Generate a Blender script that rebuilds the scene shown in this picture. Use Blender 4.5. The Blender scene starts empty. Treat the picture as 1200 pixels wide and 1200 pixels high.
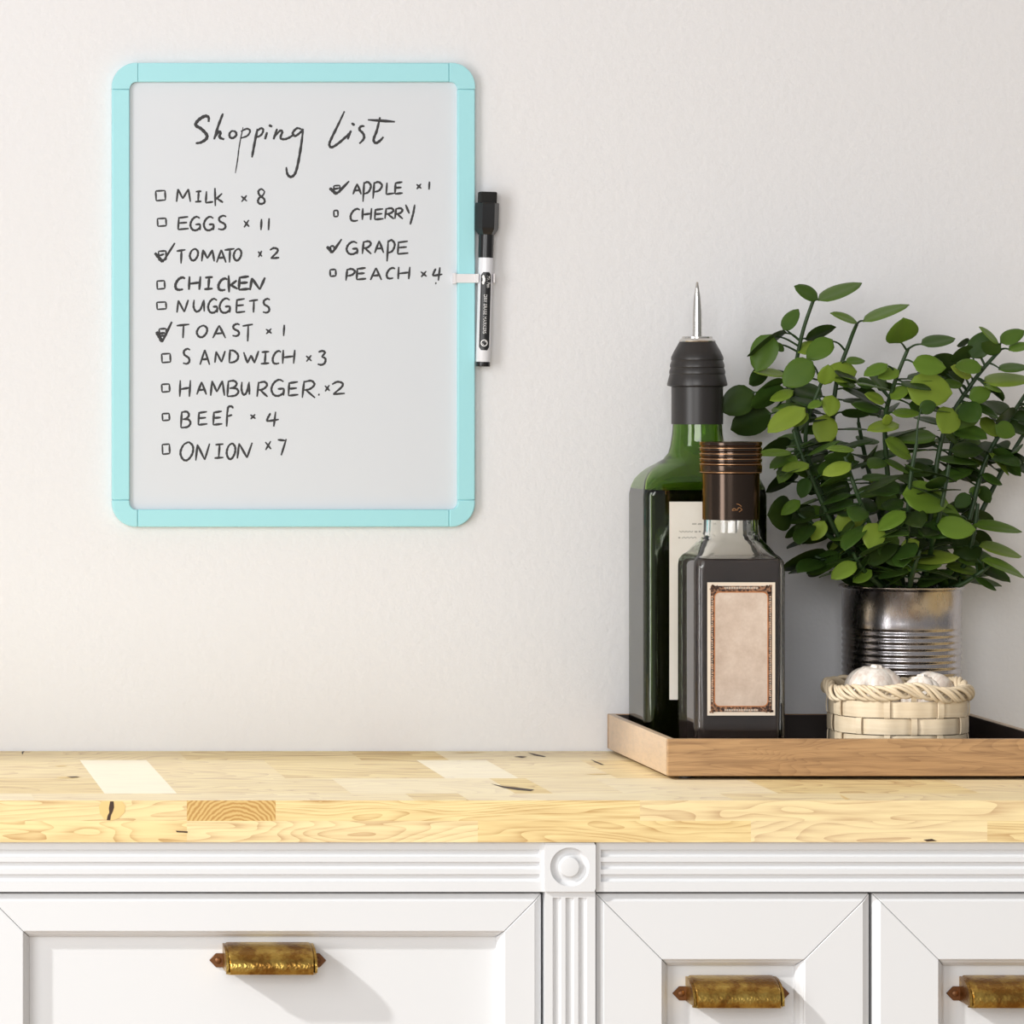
import bpy, bmesh, math, random
from mathutils import Vector, Matrix, noise as mnoise
random.seed(7)
S = bpy.context.scene
COL = S.collection
PI = math.pi

# ------------------------------------------------------------------ camera, world, sun, window light, exposure
F, VX, VY, CAMZ = 5000.0, -242.0, 438.0, 1.2536          # focal length in px, principal point, eye height (m)
cam = bpy.data.cameras.new('camera'); camo = bpy.data.objects.new('camera', cam); COL.objects.link(camo)
camo.location = (0, 0, CAMZ); camo.rotation_euler = (PI/2, 0, 0)
cam.sensor_width = 36; cam.sensor_fit = 'HORIZONTAL'; cam.lens = 36*F/1200
cam.shift_x = (600-VX)/1200; cam.shift_y = -(600-VY)/1200
cam.clip_start = .05; cam.clip_end = 100
S.camera = camo
S.view_settings.view_transform = 'Standard'; S.view_settings.look = 'None'
S.view_settings.gamma = 1; S.view_settings.use_curve_mapping = False
S.view_settings.exposure = 0.0

W = bpy.data.worlds.new('world'); S.world = W; W.use_nodes = True
wn = W.node_tree.nodes; wl = W.node_tree.links
bg = wn['Background']
tc = wn.new('ShaderNodeTexCoord')
dt = wn.new('ShaderNodeVectorMath'); dt.operation = 'DOT_PRODUCT'; dt.inputs[1].default_value = (-.85, -.45, .25)
wl.new(tc.outputs['Generated'], dt.inputs[0])
mr = wn.new('ShaderNodeMapRange'); mr.inputs[1].default_value = -1; mr.inputs[2].default_value = 1
mr.inputs[3].default_value = .22; mr.inputs[4].default_value = .50
wl.new(dt.outputs['Value'], mr.inputs[0])
bg.inputs[0].default_value = (1, .995, .99, 1)
wl.new(mr.outputs[0], bg.inputs[1])

sun = bpy.data.lights.new('sun', 'SUN'); suno = bpy.data.objects.new('sun', sun); COL.objects.link(suno)
suno.location = (-2, 1, 4)
suno.rotation_euler = Vector((62, 30, -41)).to_track_quat('-Z', 'Y').to_euler()
sun.energy = 2.5; sun.angle = math.radians(2.2); sun.color = (1, .985, .955)

win = bpy.data.lights.new('window_light', 'AREA'); wino = bpy.data.objects.new('window_light', win); COL.objects.link(wino)
win.shape = 'RECTANGLE'; win.size = .95; win.size_y = 2.2
wino.location = (-1.65, 1.5, 1.35)
wino.rotation_euler = Vector((2.3, 2.5, -.1)).to_track_quat('-Z', 'Y').to_euler()
win.energy = 46; win.color = (1, 1, 1)

fill = bpy.data.lights.new('front_fill_light', 'AREA'); fillo = bpy.data.objects.new('front_fill_light', fill); COL.objects.link(fillo)  # added fill behind the camera, brightens the wall between bottle and can
fill.shape = 'RECTANGLE'; fill.size = 1.6; fill.size_y = 1.4
fillo.location = (-.5, -.9, 2.0)
fillo.rotation_euler = Vector((1.2, 4.8, -.8)).to_track_quat('-Z', 'Y').to_euler()
fill.energy = 62; fill.color = (1, 1, 1)

# ------------------------------------------------------------------ helpers
def PX(px, Y): return (px-VX)*Y/F
def PZ(py, Y): return CAMZ-(py-VY)*Y/F
TOP = PZ(938, 3.536)                    # worktop height, ~0.90
WALL = 4.0

class M:
    """material helper"""
    def __init__(s, name, base=(.8,.8,.8), rough=.5, metal=0, **k):
        s.m = bpy.data.materials.new(name); s.m.use_nodes = True
        s.n = s.m.node_tree.nodes; s.l = s.m.node_tree.links
        s.b = s.n['Principled BSDF']
        s.b.inputs['Base Color'].default_value = (*base, 1)
        s.b.inputs['Roughness'].default_value = rough
        s.b.inputs['Metallic'].default_value = metal
        for a, v in k.items(): s.b.inputs[a].default_value = v
    def new(s, t, **k):
        n = s.n.new(t)
        for a, v in k.items():
            if a.startswith('_'): setattr(n, a[1:], v)
            else: n.inputs[a.replace('_', ' ')].default_value = v
        return n
    def link(s, a, b): s.l.new(a, b)
    def coord(s, scale=(1,1,1), kind='Object', add=None):
        t = s.n.new('ShaderNodeTexCoord'); mp = s.n.new('ShaderNodeMapping')
        mp.inputs['Scale'].default_value = scale
        s.link(t.outputs[kind], mp.inputs['Vector'])
        return mp.outputs[0]
    def noise(s, vec, scale, detail=3, rough=.5, dist=0):
        n = s.new('ShaderNodeTexNoise', Scale=scale, Detail=detail, Roughness=rough, Distortion=dist)
        s.link(vec, n.inputs['Vector']); return n.outputs['Fac']
    def ramp(s, fac, stops):
        r = s.n.new('ShaderNodeValToRGB'); e = r.color_ramp.elements
        while len(e) < len(stops): e.new(.5)
        for el, (p, c) in zip(e, stops):
            el.position = p; el.color = (*c, 1) if len(c) == 3 else c
        s.link(fac, r.inputs[0]); return r.outputs[0]
    def mix(s, fac, a, b, mode='MIX'):
        x = s.n.new('ShaderNodeMix'); x.data_type = 'RGBA'; x.blend_type = mode
        for sock, v in ((x.inputs[0], fac), (x.inputs[6], a), (x.inputs[7], b)):
            if isinstance(v, bpy.types.NodeSocket): s.link(v, sock)
            elif isinstance(v, (int, float)): sock.default_value = v
            else: sock.default_value = (*v, 1)
        return x.outputs[2]
    def math(s, op, a, b=0.):
        x = s.n.new('ShaderNodeMath'); x.operation = op
        for sock, v in ((x.inputs[0], a), (x.inputs[1], b)):
            if isinstance(v, bpy.types.NodeSocket): s.link(v, sock)
            else: sock.default_value = v
        return x.outputs[0]
    def color(s, sock): s.link(sock, s.b.inputs['Base Color'])
    def rough(s, sock): s.link(sock, s.b.inputs['Roughness'])
    def bump(s, h, strength=.3, dist=.001):
        b = s.new('ShaderNodeBump', Strength=strength, Distance=dist)
        s.link(h, b.inputs['Height']); s.link(b.outputs[0], s.b.inputs['Normal'])

class MB:
    """mesh collector"""
    def __init__(s): s.v = []; s.f = []; s.mi = []; s.cur = 0; s.cols = []; s.c = (1,1,1,1)
    def add(s, vs, fs):
        o = len(s.v); s.v += [tuple(v) for v in vs]
        for f in fs:
            s.f.append([i+o for i in f]); s.mi.append(s.cur); s.cols.append(s.c)
    def box(s, x0, x1, y0, y1, z0, z1):
        s.add([(x0,y0,z0),(x1,y0,z0),(x1,y1,z0),(x0,y1,z0),(x0,y0,z1),(x1,y0,z1),(x1,y1,z1),(x0,y1,z1)],
              [(0,3,2,1),(4,5,6,7),(0,1,5,4),(1,2,6,5),(2,3,7,6),(3,0,4,7)])
    def loft(s, rings, cap0=True, cap1=True, closed=True):
        n = len(rings[0]); vs = [p for r in rings for p in r]; fs = []
        for i in range(len(rings)-1):
            for j in range(n if closed else n-1):
                a, b = i*n+j, i*n+(j+1) % n
                fs.append((a, b, b+n, a+n))
        if cap0: fs.append(tuple(reversed(range(n))))
        if cap1: fs.append(tuple((len(rings)-1)*n+j for j in range(n)))
        s.add(vs, fs)
    def lathe(s, prof, cx=0, cy=0, n=48, cap0=True, cap1=True, rf=None):
        rings = []
        for r, z in prof:
            rings.append([(cx+r*(rf(2*PI*j/n, z) if rf else 1)*math.cos(2*PI*j/n), cy+r*(rf(2*PI*j/n, z) if rf else 1)*math.sin(2*PI*j/n), z) for j in range(n)])
        s.loft(rings, cap0, cap1)
    def tube(s, pts, rad, n=8, ysc=1.0, flat=None):
        """tube along pts; rad float or list"""
        pts = [Vector(p) for p in pts]; m = len(pts)
        rads = rad if isinstance(rad, (list, tuple)) else [rad]*m
        rings = []; prev = None
        for i, p in enumerate(pts):
            t = (pts[min(i+1, m-1)]-pts[max(i-1, 0)])
            if t.length < 1e-9: t = Vector((0,0,1))
            t.normalize()
            ref = Vector(flat) if flat else (prev if prev else (Vector((0,1,0)) if abs(t.y) < .9 else Vector((1,0,0))))
            a = ref-t*ref.dot(t)
            if a.length < 1e-6: a = t.orthogonal()
            a.normalize(); b = t.cross(a); prev = a
            rings.append([p+(a*math.cos(2*PI*j/n)*ysc+b*math.sin(2*PI*j/n))*rads[i] for j in range(n)])
        s.loft(rings)
    def prism(s, poly, y0, y1):
        """poly in (x,z), counter-clockwise, extruded along y"""
        n = len(poly)
        s.loft([[(x, y1, z) for x, z in poly], [(x, y0, z) for x, z in poly]])
    def build(s, name, mats, parent=None, smooth=None, bevel=None, segs=2, loc=None, recalc=True):
        me = bpy.data.meshes.new(name); me.from_pydata(s.v, [], s.f)
        for mm in (mats if isinstance(mats, (list, tuple)) else [mats]): me.materials.append(mm.m if isinstance(mm, M) else mm)
        me.polygons.foreach_set('material_index', s.mi)
        if any(c != (1,1,1,1) for c in s.cols):
            at = me.color_attributes.new('tone', 'FLOAT_COLOR', 'CORNER')
            for p, c in zip(me.polygons, s.cols):
                for li in p.loop_indices: at.data[li].color = c
        if recalc:
            bm = bmesh.new(); bm.from_mesh(me); bmesh.ops.recalc_face_normals(bm, faces=bm.faces[:]); bm.to_mesh(me); bm.free()
        if smooth is not None:
            me.polygons.foreach_set('use_smooth', [True]*len(me.polygons))
            if smooth < 180: me.set_sharp_from_angle(angle=math.radians(smooth))
        me.update()
        o = bpy.data.objects.new(name, me); COL.objects.link(o)
        if parent: o.parent = parent
        if loc: o.location = loc
        if bevel:
            b = o.modifiers.new('bevel', 'BEVEL'); b.width = bevel; b.segments = segs; b.limit_method = 'ANGLE'; b.angle_limit = math.radians(40)
            b.harden_normals = False
        return o

def thing(name, label, cat, loc, group=None):
    o = bpy.data.objects.new(name, None); COL.objects.link(o); o.location = loc; o.empty_display_size = .02
    o['label'] = label; o['category'] = cat
    if group: o['group'] = group
    return o
def tag(o, label, cat, group=None):
    o['label'] = label; o['category'] = cat
    if group: o['group'] = group
    return o
def struct(o): o['kind'] = 'structure'; return o

def smooth_path(pts, k=6):
    """Catmull-Rom through pts (any dimension)"""
    if len(pts) < 3: return [tuple(p) for p in pts]
    P = [pts[0]]+list(pts)+[pts[-1]]; out = []
    for i in range(1, len(P)-2):
        for q in range(k):
            t = q/k; t2 = t*t; t3 = t2*t
            out.append(tuple(.5*((2*b)+(c-a)*t+(2*a-5*b+4*c-d)*t2+(3*b-a-3*c+d)*t3) for a, b, c, d in zip(P[i-1], P[i], P[i+1], P[i+2])))
    out.append(tuple(pts[-1])); return out

def rrect(hw, hd, r, z, cx=0, cy=0, k=5):
    """rounded rectangle ring in xy"""
    r = min(r, hw, hd); out = []
    for q, (sx, sy) in enumerate(((1,1),(-1,1),(-1,-1),(1,-1))):
        for j in range(k+1):
            a = PI/2*(q+j/k)
            out.append((cx+sx*(hw-r)+r*math.cos(a), cy+sy*(hd-r)+r*math.sin(a), z))
    return out
def rrect2(x0, x1, z0, z1, r, k=6):
    out = []
    for q, (cx, cz) in enumerate(((x1-r, z1-r), (x0+r, z1-r), (x0+r, z0+r), (x1-r, z0+r))):
        for j in range(k+1):
            a = PI/2*(q+j/k); out.append((cx+r*math.cos(a), cz+r*math.sin(a)))
    return out

# ------------------------------------------------------------------ materials
wall_m = M('plaster', (.815,.815,.832), .85)
v = wall_m.coord(); n1 = wall_m.noise(v, 130, 4, .6); n2 = wall_m.noise(v, 28, 3, .5)
wall_m.bump(wall_m.math('ADD', n1, wall_m.math('MULTIPLY', n2, .4)), .20, .004)
white_m = M('white_lacquer', (.695,.705,.72), .32)
gap_m = M('cabinet_inside', (.02,.02,.022), .9)
floor_m = M('floor_planks', (.5,.36,.22), .5)
v = floor_m.coord((1,12,1)); floor_m.color(floor_m.ramp(floor_m.noise(v, 4, 5), [(.3,(.34,.23,.13)),(.7,(.52,.38,.24))]))

# butcher-block oak: per-stave tone and grain offset in the corner colour
def oak(name, light, mid, dark, tonal, along='x', rough=.5, gsc=1., rn=20., k1=.62, k2=.55):
    m = M(name, mid, rough)
    at = m.n.new('ShaderNodeVertexColor'); at.layer_name = 'tone'
    sp = m.n.new('ShaderNodeSeparateColor'); m.link(at.outputs[0], sp.inputs[0])
    t = m.n.new('ShaderNodeTexCoord')
    cm = m.n.new('ShaderNodeCombineXYZ')
    m.link(m.math('MULTIPLY', sp.outputs[1], 7.), cm.inputs[0]); m.link(m.math('MULTIPLY', sp.outputs[1], 3.), cm.inputs[1]); m.link(m.math('MULTIPLY', sp.outputs[2], .6), cm.inputs[2])
    ad = m.n.new('ShaderNodeVectorMath'); ad.operation = 'ADD'; m.link(t.outputs['Object'], ad.inputs[0]); m.link(cm.outputs[0], ad.inputs[1])
    mp = m.n.new('ShaderNodeMapping'); m.link(ad.outputs[0], mp.inputs[0])
    mp.inputs['Scale'].default_value = (1.6*gsc, 3.4*gsc, 14*gsc) if along == 'x' else (11*gsc, 1.6*gsc, 14*gsc)
    mp2 = m.n.new('ShaderNodeMapping'); m.link(ad.outputs[0], mp2.inputs[0])
    mp2.inputs['Scale'].default_value = (14, 60, 260) if along == 'x' else (260, 14, 260)
    big = m.noise(mp.outputs[0], 2.2, 2, .5, .4)
    rings = m.math('FRACT', m.math('MULTIPLY', big, rn))
    rings = m.math('POWER', rings, 3.)
    fine = m.noise(mp2.outputs[0], 1., 3, .6)
    fr = m.new('ShaderNodeMapRange'); m.link(fine, fr.inputs[0]); fr.inputs[1].default_value = .42; fr.inputs[2].default_value = .72; fine = fr.outputs[0]
    rings = m.math('MULTIPLY', rings, m.math('ADD', m.math('MULTIPLY', fine, .8), .45))
    patch = m.noise(mp.outputs[0], 1.3, 3, .6)
    c = m.mix(patch, light, mid)
    c = m.mix(m.math('MULTIPLY', rings, k1), c, dark)
    c = m.mix(m.math('MULTIPLY', fine, k2*.55), c, dark)
    c = m.mix(m.math('MULTIPLY', sp.outputs[0], 1.), c, tonal)
    m.color(c); m.bump(fine, .15, .0006)
    return m
oak_m = oak('butcher_block_oak', (.88,.73,.38), (.74,.53,.19), (.43,.22,.04), (.98,.93,.78), k1=.95, k2=.7)
WF_ = 3.536
endg_m = M('oak_end_grain', (.6,.4,.16), .45)
v0 = endg_m.coord(); ofs = endg_m.n.new('ShaderNodeVectorMath'); ofs.operation = 'SUBTRACT'; endg_m.link(v0, ofs.inputs[0]); ofs.inputs[1].default_value = (.368, WF_, .868)
v = ofs.outputs[0]; w = endg_m.new('ShaderNodeTexWave', Scale=95, Distortion=5, Detail=4, Detail_Scale=1.2); w.wave_type = 'RINGS'; w.rings_direction = 'SPHERICAL'
endg_m.link(v, w.inputs['Vector']); endg_m.color(endg_m.ramp(w.outputs['Fac'], [(.05,(.46,.25,.07)),(.5,(.58,.37,.12)),(.9,(.66,.45,.17))]))
knot_m = M('knot', (.05,.025,.012), .6)
knot2_m = M('knot_halo', (.74,.53,.22), .45)
tray_m = oak('tray_oak', (.47,.28,.125), (.36,.195,.078), (.15,.065,.02), (.72,.58,.43), rough=.36, gsc=1.5, rn=24., k1=.6, k2=1.15)
lin_m = M('dark_stain', (.034,.024,.020), .42)

aqua_m = M('aqua_plastic', (.385,.76,.82), .38)
board_m = M('whiteboard_film', (.705,.738,.785), .25)
ink_m = M('marker_ink', (.035,.035,.038), .6)
clip_m = M('clear_white_plastic', (.82,.80,.82), .3, Alpha=1)
blk_m = M('black_plastic', (.008,.008,.009), .28)
pen_m = M('pen_white', (.80,.81,.86), .22)
felt_m = M('felt', (.012,.012,.012), .95)
lab_blk = M('label_black', (.012,.012,.013), .35)
lab_wht = M('label_white', (.9,.9,.9), .4)

rub_m = M('black_rubber', (.022,.019,.018), .36)
steel_m = M('polished_steel', (.62,.60,.57), .18, 1)
grn_m = M('green_glass', (.30,.46,.10), .02, 0, IOR=1.46); grn_m.b.inputs['Transmission Weight'].default_value = 1
clr_m = M('clear_glass', (.97,.975,.97), .01, 0, IOR=1.47); clr_m.b.inputs['Transmission Weight'].default_value = 1
liq_m = M('dark_liquid', (.016,.012,.011), .12)
liq2_m = M('balsamic', (.044,.032,.028), .12)
brz_m = M('dark_bronze_foil', (.060,.043,.034), .16, .95)
brz_m.b.inputs['Specular Tint'].default_value = (1, .66, .36, 1)
cop_m = M('copper_edge', (.55,.30,.15), .3, .9)
pap_m = M('cream_paper', (.84,.79,.70), .8)
v = pap_m.coord(); pap_m.color(pap_m.mix(pap_m.noise(v, 60, 4, .6), (.82,.76,.66), (.88,.84,.76)))
old_m = M('aged_paper', (.72,.57,.44), .85)
v = old_m.coord(); a = old_m.noise(v, 38, 4, .65); b = old_m.noise(v, 420, 3, .7)
old_m.color(old_m.mix(old_m.math('MULTIPLY', b, .55), old_m.ramp(a, [(.28,(.44,.34,.27)),(.5,(.58,.47,.385)),(.72,(.70,.60,.51))]), (.40,.30,.24)))
edge_m = M('paper_edge', (.70,.60,.49), .8)
orn_m = M('ornament_ink', (.06,.025,.015), .7)
v = orn_m.coord(); orn_m.color(orn_m.ramp(orn_m.noise(v, 420, 2, .6), [(.45,(.035,.015,.01)),(.62,(.30,.15,.08))]))
orb_m = M('ornament_orange', (.42,.15,.045), .7)
grey_ink = M('faint_print', (.42,.39,.34), .8)

tin_m = M('tin_plate', (.55,.53,.53), .22, 1)
v = tin_m.coord(); a = tin_m.noise(v, 34, 5, .65); b = tin_m.noise(tin_m.coord((1,1,.35)), 210, 4, .7)
st = tin_m.ramp(a, [(.42,(.52,.50,.52)),(.60,(.50,.46,.44)),(.75,(.34,.23,.13))])
tin_m.color(tin_m.mix(tin_m.math('MULTIPLY', b, .45), st, (.27,.24,.24)))
tin_m.rough(tin_m.math('ADD', tin_m.math('MULTIPLY', b, .30), .10)); tin_m.bump(b, .12, .0008)
soil_m = M('soil', (.02,.014,.01), .95)
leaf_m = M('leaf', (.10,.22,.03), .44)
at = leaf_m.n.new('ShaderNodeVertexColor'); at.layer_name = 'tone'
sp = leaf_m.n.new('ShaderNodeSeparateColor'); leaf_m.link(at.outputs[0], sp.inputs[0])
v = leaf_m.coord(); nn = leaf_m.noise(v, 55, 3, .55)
c = leaf_m.ramp(sp.outputs[0], [(.0,(.007,.022,.006)),(.30,(.020,.060,.010)),(.62,(.095,.180,.020)),(1.,(.33,.41,.050))])  # shaded to lit leaf brightness painted into the colour through tone
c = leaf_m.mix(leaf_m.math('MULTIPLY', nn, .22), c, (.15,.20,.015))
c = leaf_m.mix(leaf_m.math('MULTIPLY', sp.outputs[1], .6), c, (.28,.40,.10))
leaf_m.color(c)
leaf_m.b.inputs['Specular IOR Level'].default_value = .2
stem_m = M('stem', (.018,.048,.010), .5)
bask_m = M('split_bamboo', (.68,.53,.33), .55)
v = bask_m.coord((1,1,1)); nb = bask_m.noise(bask_m.coord((30,30,420)), 1., 3, .6)
bask_m.color(bask_m.mix(nb, (.74,.63,.47), (.58,.46,.30))); bask_m.bump(nb, .2, .0006)
gar_m = M('garlic_skin', (.80,.74,.67), .5)
v = gar_m.coord((1,1,.22)); ng = gar_m.noise(v, 170, 3, .6)
gar_m.color(gar_m.ramp(ng, [(.35,(.60,.50,.43)),(.55,(.78,.72,.65)),(.8,(.86,.82,.77))])); gar_m.bump(ng, .25, .001)
gar_m.b.inputs['Subsurface Weight'].default_value = .0
brass_m = M('antique_brass', (.52,.34,.08), .30, 1)
v = brass_m.coord(); vb = brass_m.new('ShaderNodeTexVoronoi', Scale=420); brass_m.link(v, vb.inputs['Vector'])
na = brass_m.noise(v, 45, 4, .65)
brass_m.color(brass_m.ramp(na, [(.40,(.26,.13,.03)),(.52,(.46,.29,.07)),(.75,(.62,.45,.13))]))
brass_m.bump(brass_m.math('ADD', vb.outputs['Distance'], brass_m.math('MULTIPLY', brass_m.noise(v, 300, 3), .6)), .22, .0012)
patina_m = M('brown_patina', (.17,.075,.03), .45, .7)

# ------------------------------------------------------------------ room shell, added sun blocker
b = MB(); b.box(-1.6, 3.2, WALL, WALL+.12, 0, 2.75); struct(b.build('wall_back', wall_m))
b = MB(); b.box(-1.6, 3.2, -.6, WALL+.12, -.08, 0); struct(b.build('floor', floor_m))

b = MB(); b.box(-3.4, 3.2, 2.96, WALL+.12, 2.2, 2.3); struct(b.build('sun_block_slab', wall_m))  # unseen slab added to keep direct sun off the wall

# ------------------------------------------------------------------ worktop
WF, WB = 3.536, 3.998
WX0, WX1 = -.25, 1.55
WT = PZ(987, WF)                       # underside
wt = MB()
def tone(t): return (t, random.random(), random.random(), 1)
rows = [(WB, 3.905), (3.905, 3.73), (3.73, 3.595), (3.595, WF)]
fixed = [ [(-.25,0), (.18,.35), (.36,.12), (.52,.0), (.60,.55), (.77,.2), (1.02,.45), (1.22,.05), (1.55,0)],
          [(-.25,.2), (.08,.4), (.262,1.0), (.323,.5), (.43,.25), (.570,.85), (.634,.55), (.72,.3), (.93,.5), (1.12,.1), (1.3,.5), (1.55,0)],
          [(-.25,.4), (.11,.25), (.262,1.0), (.323,.45), (.47,.75), (.608,.1), (.640,.6), (.70,.75), (.83,.2), (1.0,.5), (1.2,.2), (1.55,0)],
          [(-.25,.75), (.2,.6), (.44,.6), (.515,.25), (.56,.7), (.78,.45), (1.05,.6), (1.27,.3), (1.55,0)] ]
wt.cur = 0
for (ya, yb), br in zip(rows, fixed):
    for (x0, t), (x1, _) in zip(br, br[1:]):
        wt.c = tone(t*.85 if t >= .85 else t*.65); wt.add([(x0,yb,TOP),(x1,yb,TOP),(x1,ya,TOP),(x0,ya,TOP)], [(0,1,2,3)])
zm = PZ(962, WF)
fr1 = [(-.25,.25), (PX(219,WF),'e'), (PX(323,WF),.12), (PX(750,WF),.35), (1.3,.2), (1.55,0)]
fr2 = [(-.25,.15), (PX(219,WF),.3), (PX(560,WF),.15), (PX(880,WF),.4), (PX(1157,WF),.2), (1.55,0)]
for (za, zb), br in (((zm, TOP), fr1), ((WT, zm), fr2)):
    for (x0, t), (x1, _) in zip(br, br[1:]):
        wt.cur = 1 if t == 'e' else 0
        wt.c = tone(0 if t == 'e' else t*.6); wt.add([(x0,WF,za),(x1,WF,za),(x1,WF,zb),(x0,WF,zb)], [(0,1,2,3)])
wt.cur = 0; wt.c = tone(.2)
wt.add([(WX0,WF,WT),(WX1,WF,WT),(WX1,WB,WT),(WX0,WB,WT)], [(3,2,1,0)])
wt.add([(WX0,WF,WT),(WX0,WB,WT),(WX0,WB,TOP),(WX0,WF,TOP)], [(3,2,1,0)])
wt.add([(WX1,WF,WT),(WX1,WB,WT),(WX1,WB,TOP),(WX1,WF,TOP)], [(0,1,2,3)])
wt.add([(WX0,WB,WT),(WX1,WB,WT),(WX1,WB,TOP),(WX0,WB,TOP)], [(3,2,1,0)])
# knots and cracks: dark inlays in the stave faces
def blob(pts, mat_i, front=True, e=.00025):
    wt.cur = mat_i; wt.c = tone(0)
    if front: wt.add([(PX(x,WF), WF-e, PZ(y,WF)) for x, y in pts], [tuple(range(len(pts)))])
    else:
        vs = []
        for x, y in pts:
            Y = (CAMZ-TOP)*F/(y-VY); vs.append((PX(x,Y), Y, TOP+e))
        wt.add(vs, [tuple(range(len(pts)))])
blob([(119,939),(143,939),(147,944),(146,952),(139,959),(131,961.5),(122,960),(117,953),(116,945)], 3)
blob([(129,939),(133,939),(133.5,946),(132,951),(130,955),(129,961),(125,961),(126,956),(128,952),(127.5,947)], 2, e=.0005)
blob([(206,973.4),(220,974.2),(219.5,976),(207,975.2)], 2)
blob([(25.5,881),(29,880.4),(27.5,882),(27,884),(25.6,884)], 2, False)
blob([(65,911),(80,910),(96,910.6),(88,912.2),(72,912.4)], 3, False, .0002)
blob([(78,910.6),(90,910.2),(93,911),(84,911.8)], 2, False, .0004)
blob([(64,897.6),(75,897.2),(79,898),(68,898.5)], 3, False)
blob([(575,918.5),(590,921.5),(610,923.5),(626,925.5),(622,927.3),(606,926),(590,923.5)], 2, False)
blob([(602,887),(610,886.2),(618,887),(612,888.4)], 2, False)
blob([(618,882),(628,884),(640,886.6),(637,887.4),(626,885.5)], 2, False)
blob([(692,890),(700,893),(708,896.5),(705,896.6),(697,893.4)], 2, False)
blob([(685,907.4),(705,906.8),(716,907.4),(700,908.2)], 3, False)
blob([(528,882.6),(550,881.6),(570,881.8),(550,882.8)], 3, False)
blob([(984,931),(990,934),(996,937),(991,937),(986,934)], 3, False)
blob([(1082,984),(1092,983),(1098,985.5),(1086,986)], 2)
worktop = tag(wt.build('worktop', [oak_m, endg_m, knot_m, knot2_m], smooth=None, recalc=False), 'pale oak butcher-block worktop running along the whole counter', 'worktop')

# ------------------------------------------------------------------ cabinets
FY = 3.5445                              # drawer face
GY = 3.566                              # carcass front
def rail_frame(parent, x0, x1, z0, z1, prof, name='drawer_rail'):
    """four mitred rails; prof = (inset, y) points from outside to inside"""
    e = .00022
    for side in range(4):
        m = MB(); A = []; B = []
        for d, y in prof:
            if side == 0: A.append((x0+d+e, y, z1-d)); B.append((x1-d-e, y, z1-d))
            if side == 1: A.append((x0+d, y, z0+d+e)); B.append((x0+d, y, z1-d-e))
            if side == 2: A.append((x1-d, y, z1-d-e)); B.append((x1-d, y, z0+d+e))
            if side == 3: A.append((x1-d-e, y, z0+d)); B.append((x0+d+e, y, z0+d))
        m.loft([A, B]); m.build(name, white_m, parent, bevel=.0006, segs=1)
def cup_pull(parent, cx, zc, y, ox, oz):
    """bin pull: hammered half-barrel shell on a pointed brown back strip"""
    hw, top, bot, pr = .0372, zc+.0116, zc-.0118, .034
    m = MB(); rings = []
    nx = 24
    for i in range(nx+1):
        u = -1+2*i/nx; x = cx+u*hw
        k = 1-max(0, (abs(u)-.9)/.1)**2*.16
        outer = []
        for j in range(13):
            a = PI*j/12*.62
            outer.append((x, y-pr*k*math.sin(min(a*1.02, PI/2)) if a < PI/2 else y-pr*k, zc+(top-zc)*(math.cos(a) if a < PI/2 else math.cos(a)*1.0)*k+0))
        # front lip goes straight down to the bottom edge
        outer = [(x, y-pr*k*math.sin(PI/2*j/8), (bot+.007)+(top-bot-.007)*math.cos(PI/2*j/8)*k) for j in range(9)]
        outer += [(x, y-pr*k, bot+.0035), (x, y-pr*k*.97, bot+.0008), (x, y-pr*k*.90, bot)]
        inner = [(x, yy+(.0022 if j > 2 else .0), zz-(.0022 if j < 9 else -.0006)) for j, (_, yy, zz) in enumerate(outer)]
        ring = outer+inner[::-1]
        rings.append(ring)
    m.loft(rings)
    # end cheeks
    for sx in (-1, 1):
        xo = cx+sx*hw*.985
        prof = [(y, top-.001)]+[(y-pr*.95*math.sin(PI/2*j/8), (bot+.007)+(top-.001-bot-.007)*math.cos(PI/2*j/8)) for j in range(1, 9)]+[(y-pr*.95, bot+.002), (y, bot+.002)]
        m.loft([[(xo-.001, a, c) for a, c in prof], [(xo+.001, a, c) for a, c in prof]])
    m.v = [(a-ox, b_, c-oz) for a, b_, c in m.v]
    m.build('handle', brass_m, parent, smooth=50)
    # pointed back strip with two screws
    m = MB(); zz = zc-.0035; h = .0058; L = .0487
    poly = [(-L,0),(-L+.0055,-h),(L-.0055,-h),(L,0),(L-.0055,h),(-L+.0055,h)]
    m.prism([(cx+a-ox, zz+c-oz) for a, c in poly], y-.0022, y+.0002)
    for sx in (-1, 1):
        m.lathe([(.0028,0),(.0028,.0006),(.0018,.0014),(.0004,.0016)], n=14)
        k = len(m.v)-14*4
        for i in range(k, len(m.v)):
            a, b_, c = m.v[i]; m.v[i] = (cx+sx*(L-.0072)+a-ox, y-.0022-c, zz+b_-oz)
    m.build('handle_backplate', patina_m, parent, smooth=40, bevel=.0005, segs=1)

def fluted_h(m, x0, x1, y, zlist, r, z0, z1, yb, end=.004):
    """front board of width x0..x1 with horizontal half-round flutes"""
    prof = [(yb, z1), (y, z1)]
    for zc in zlist:
        for j in range(9):
            a = PI*j/8; prof.append((y+r*.95*math.sin(a), zc+r*math.cos(a)))
    prof += [(y, z0), (yb, z0)]
    m.loft([[(x0+end, a, c) for a, c in prof], [(x1-end, a, c) for a, c in prof]])
    for xa, xb in ((x0, x0+end), (x1-end, x1)): m.box(xa, xb, y, yb, z0, z1)

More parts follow.
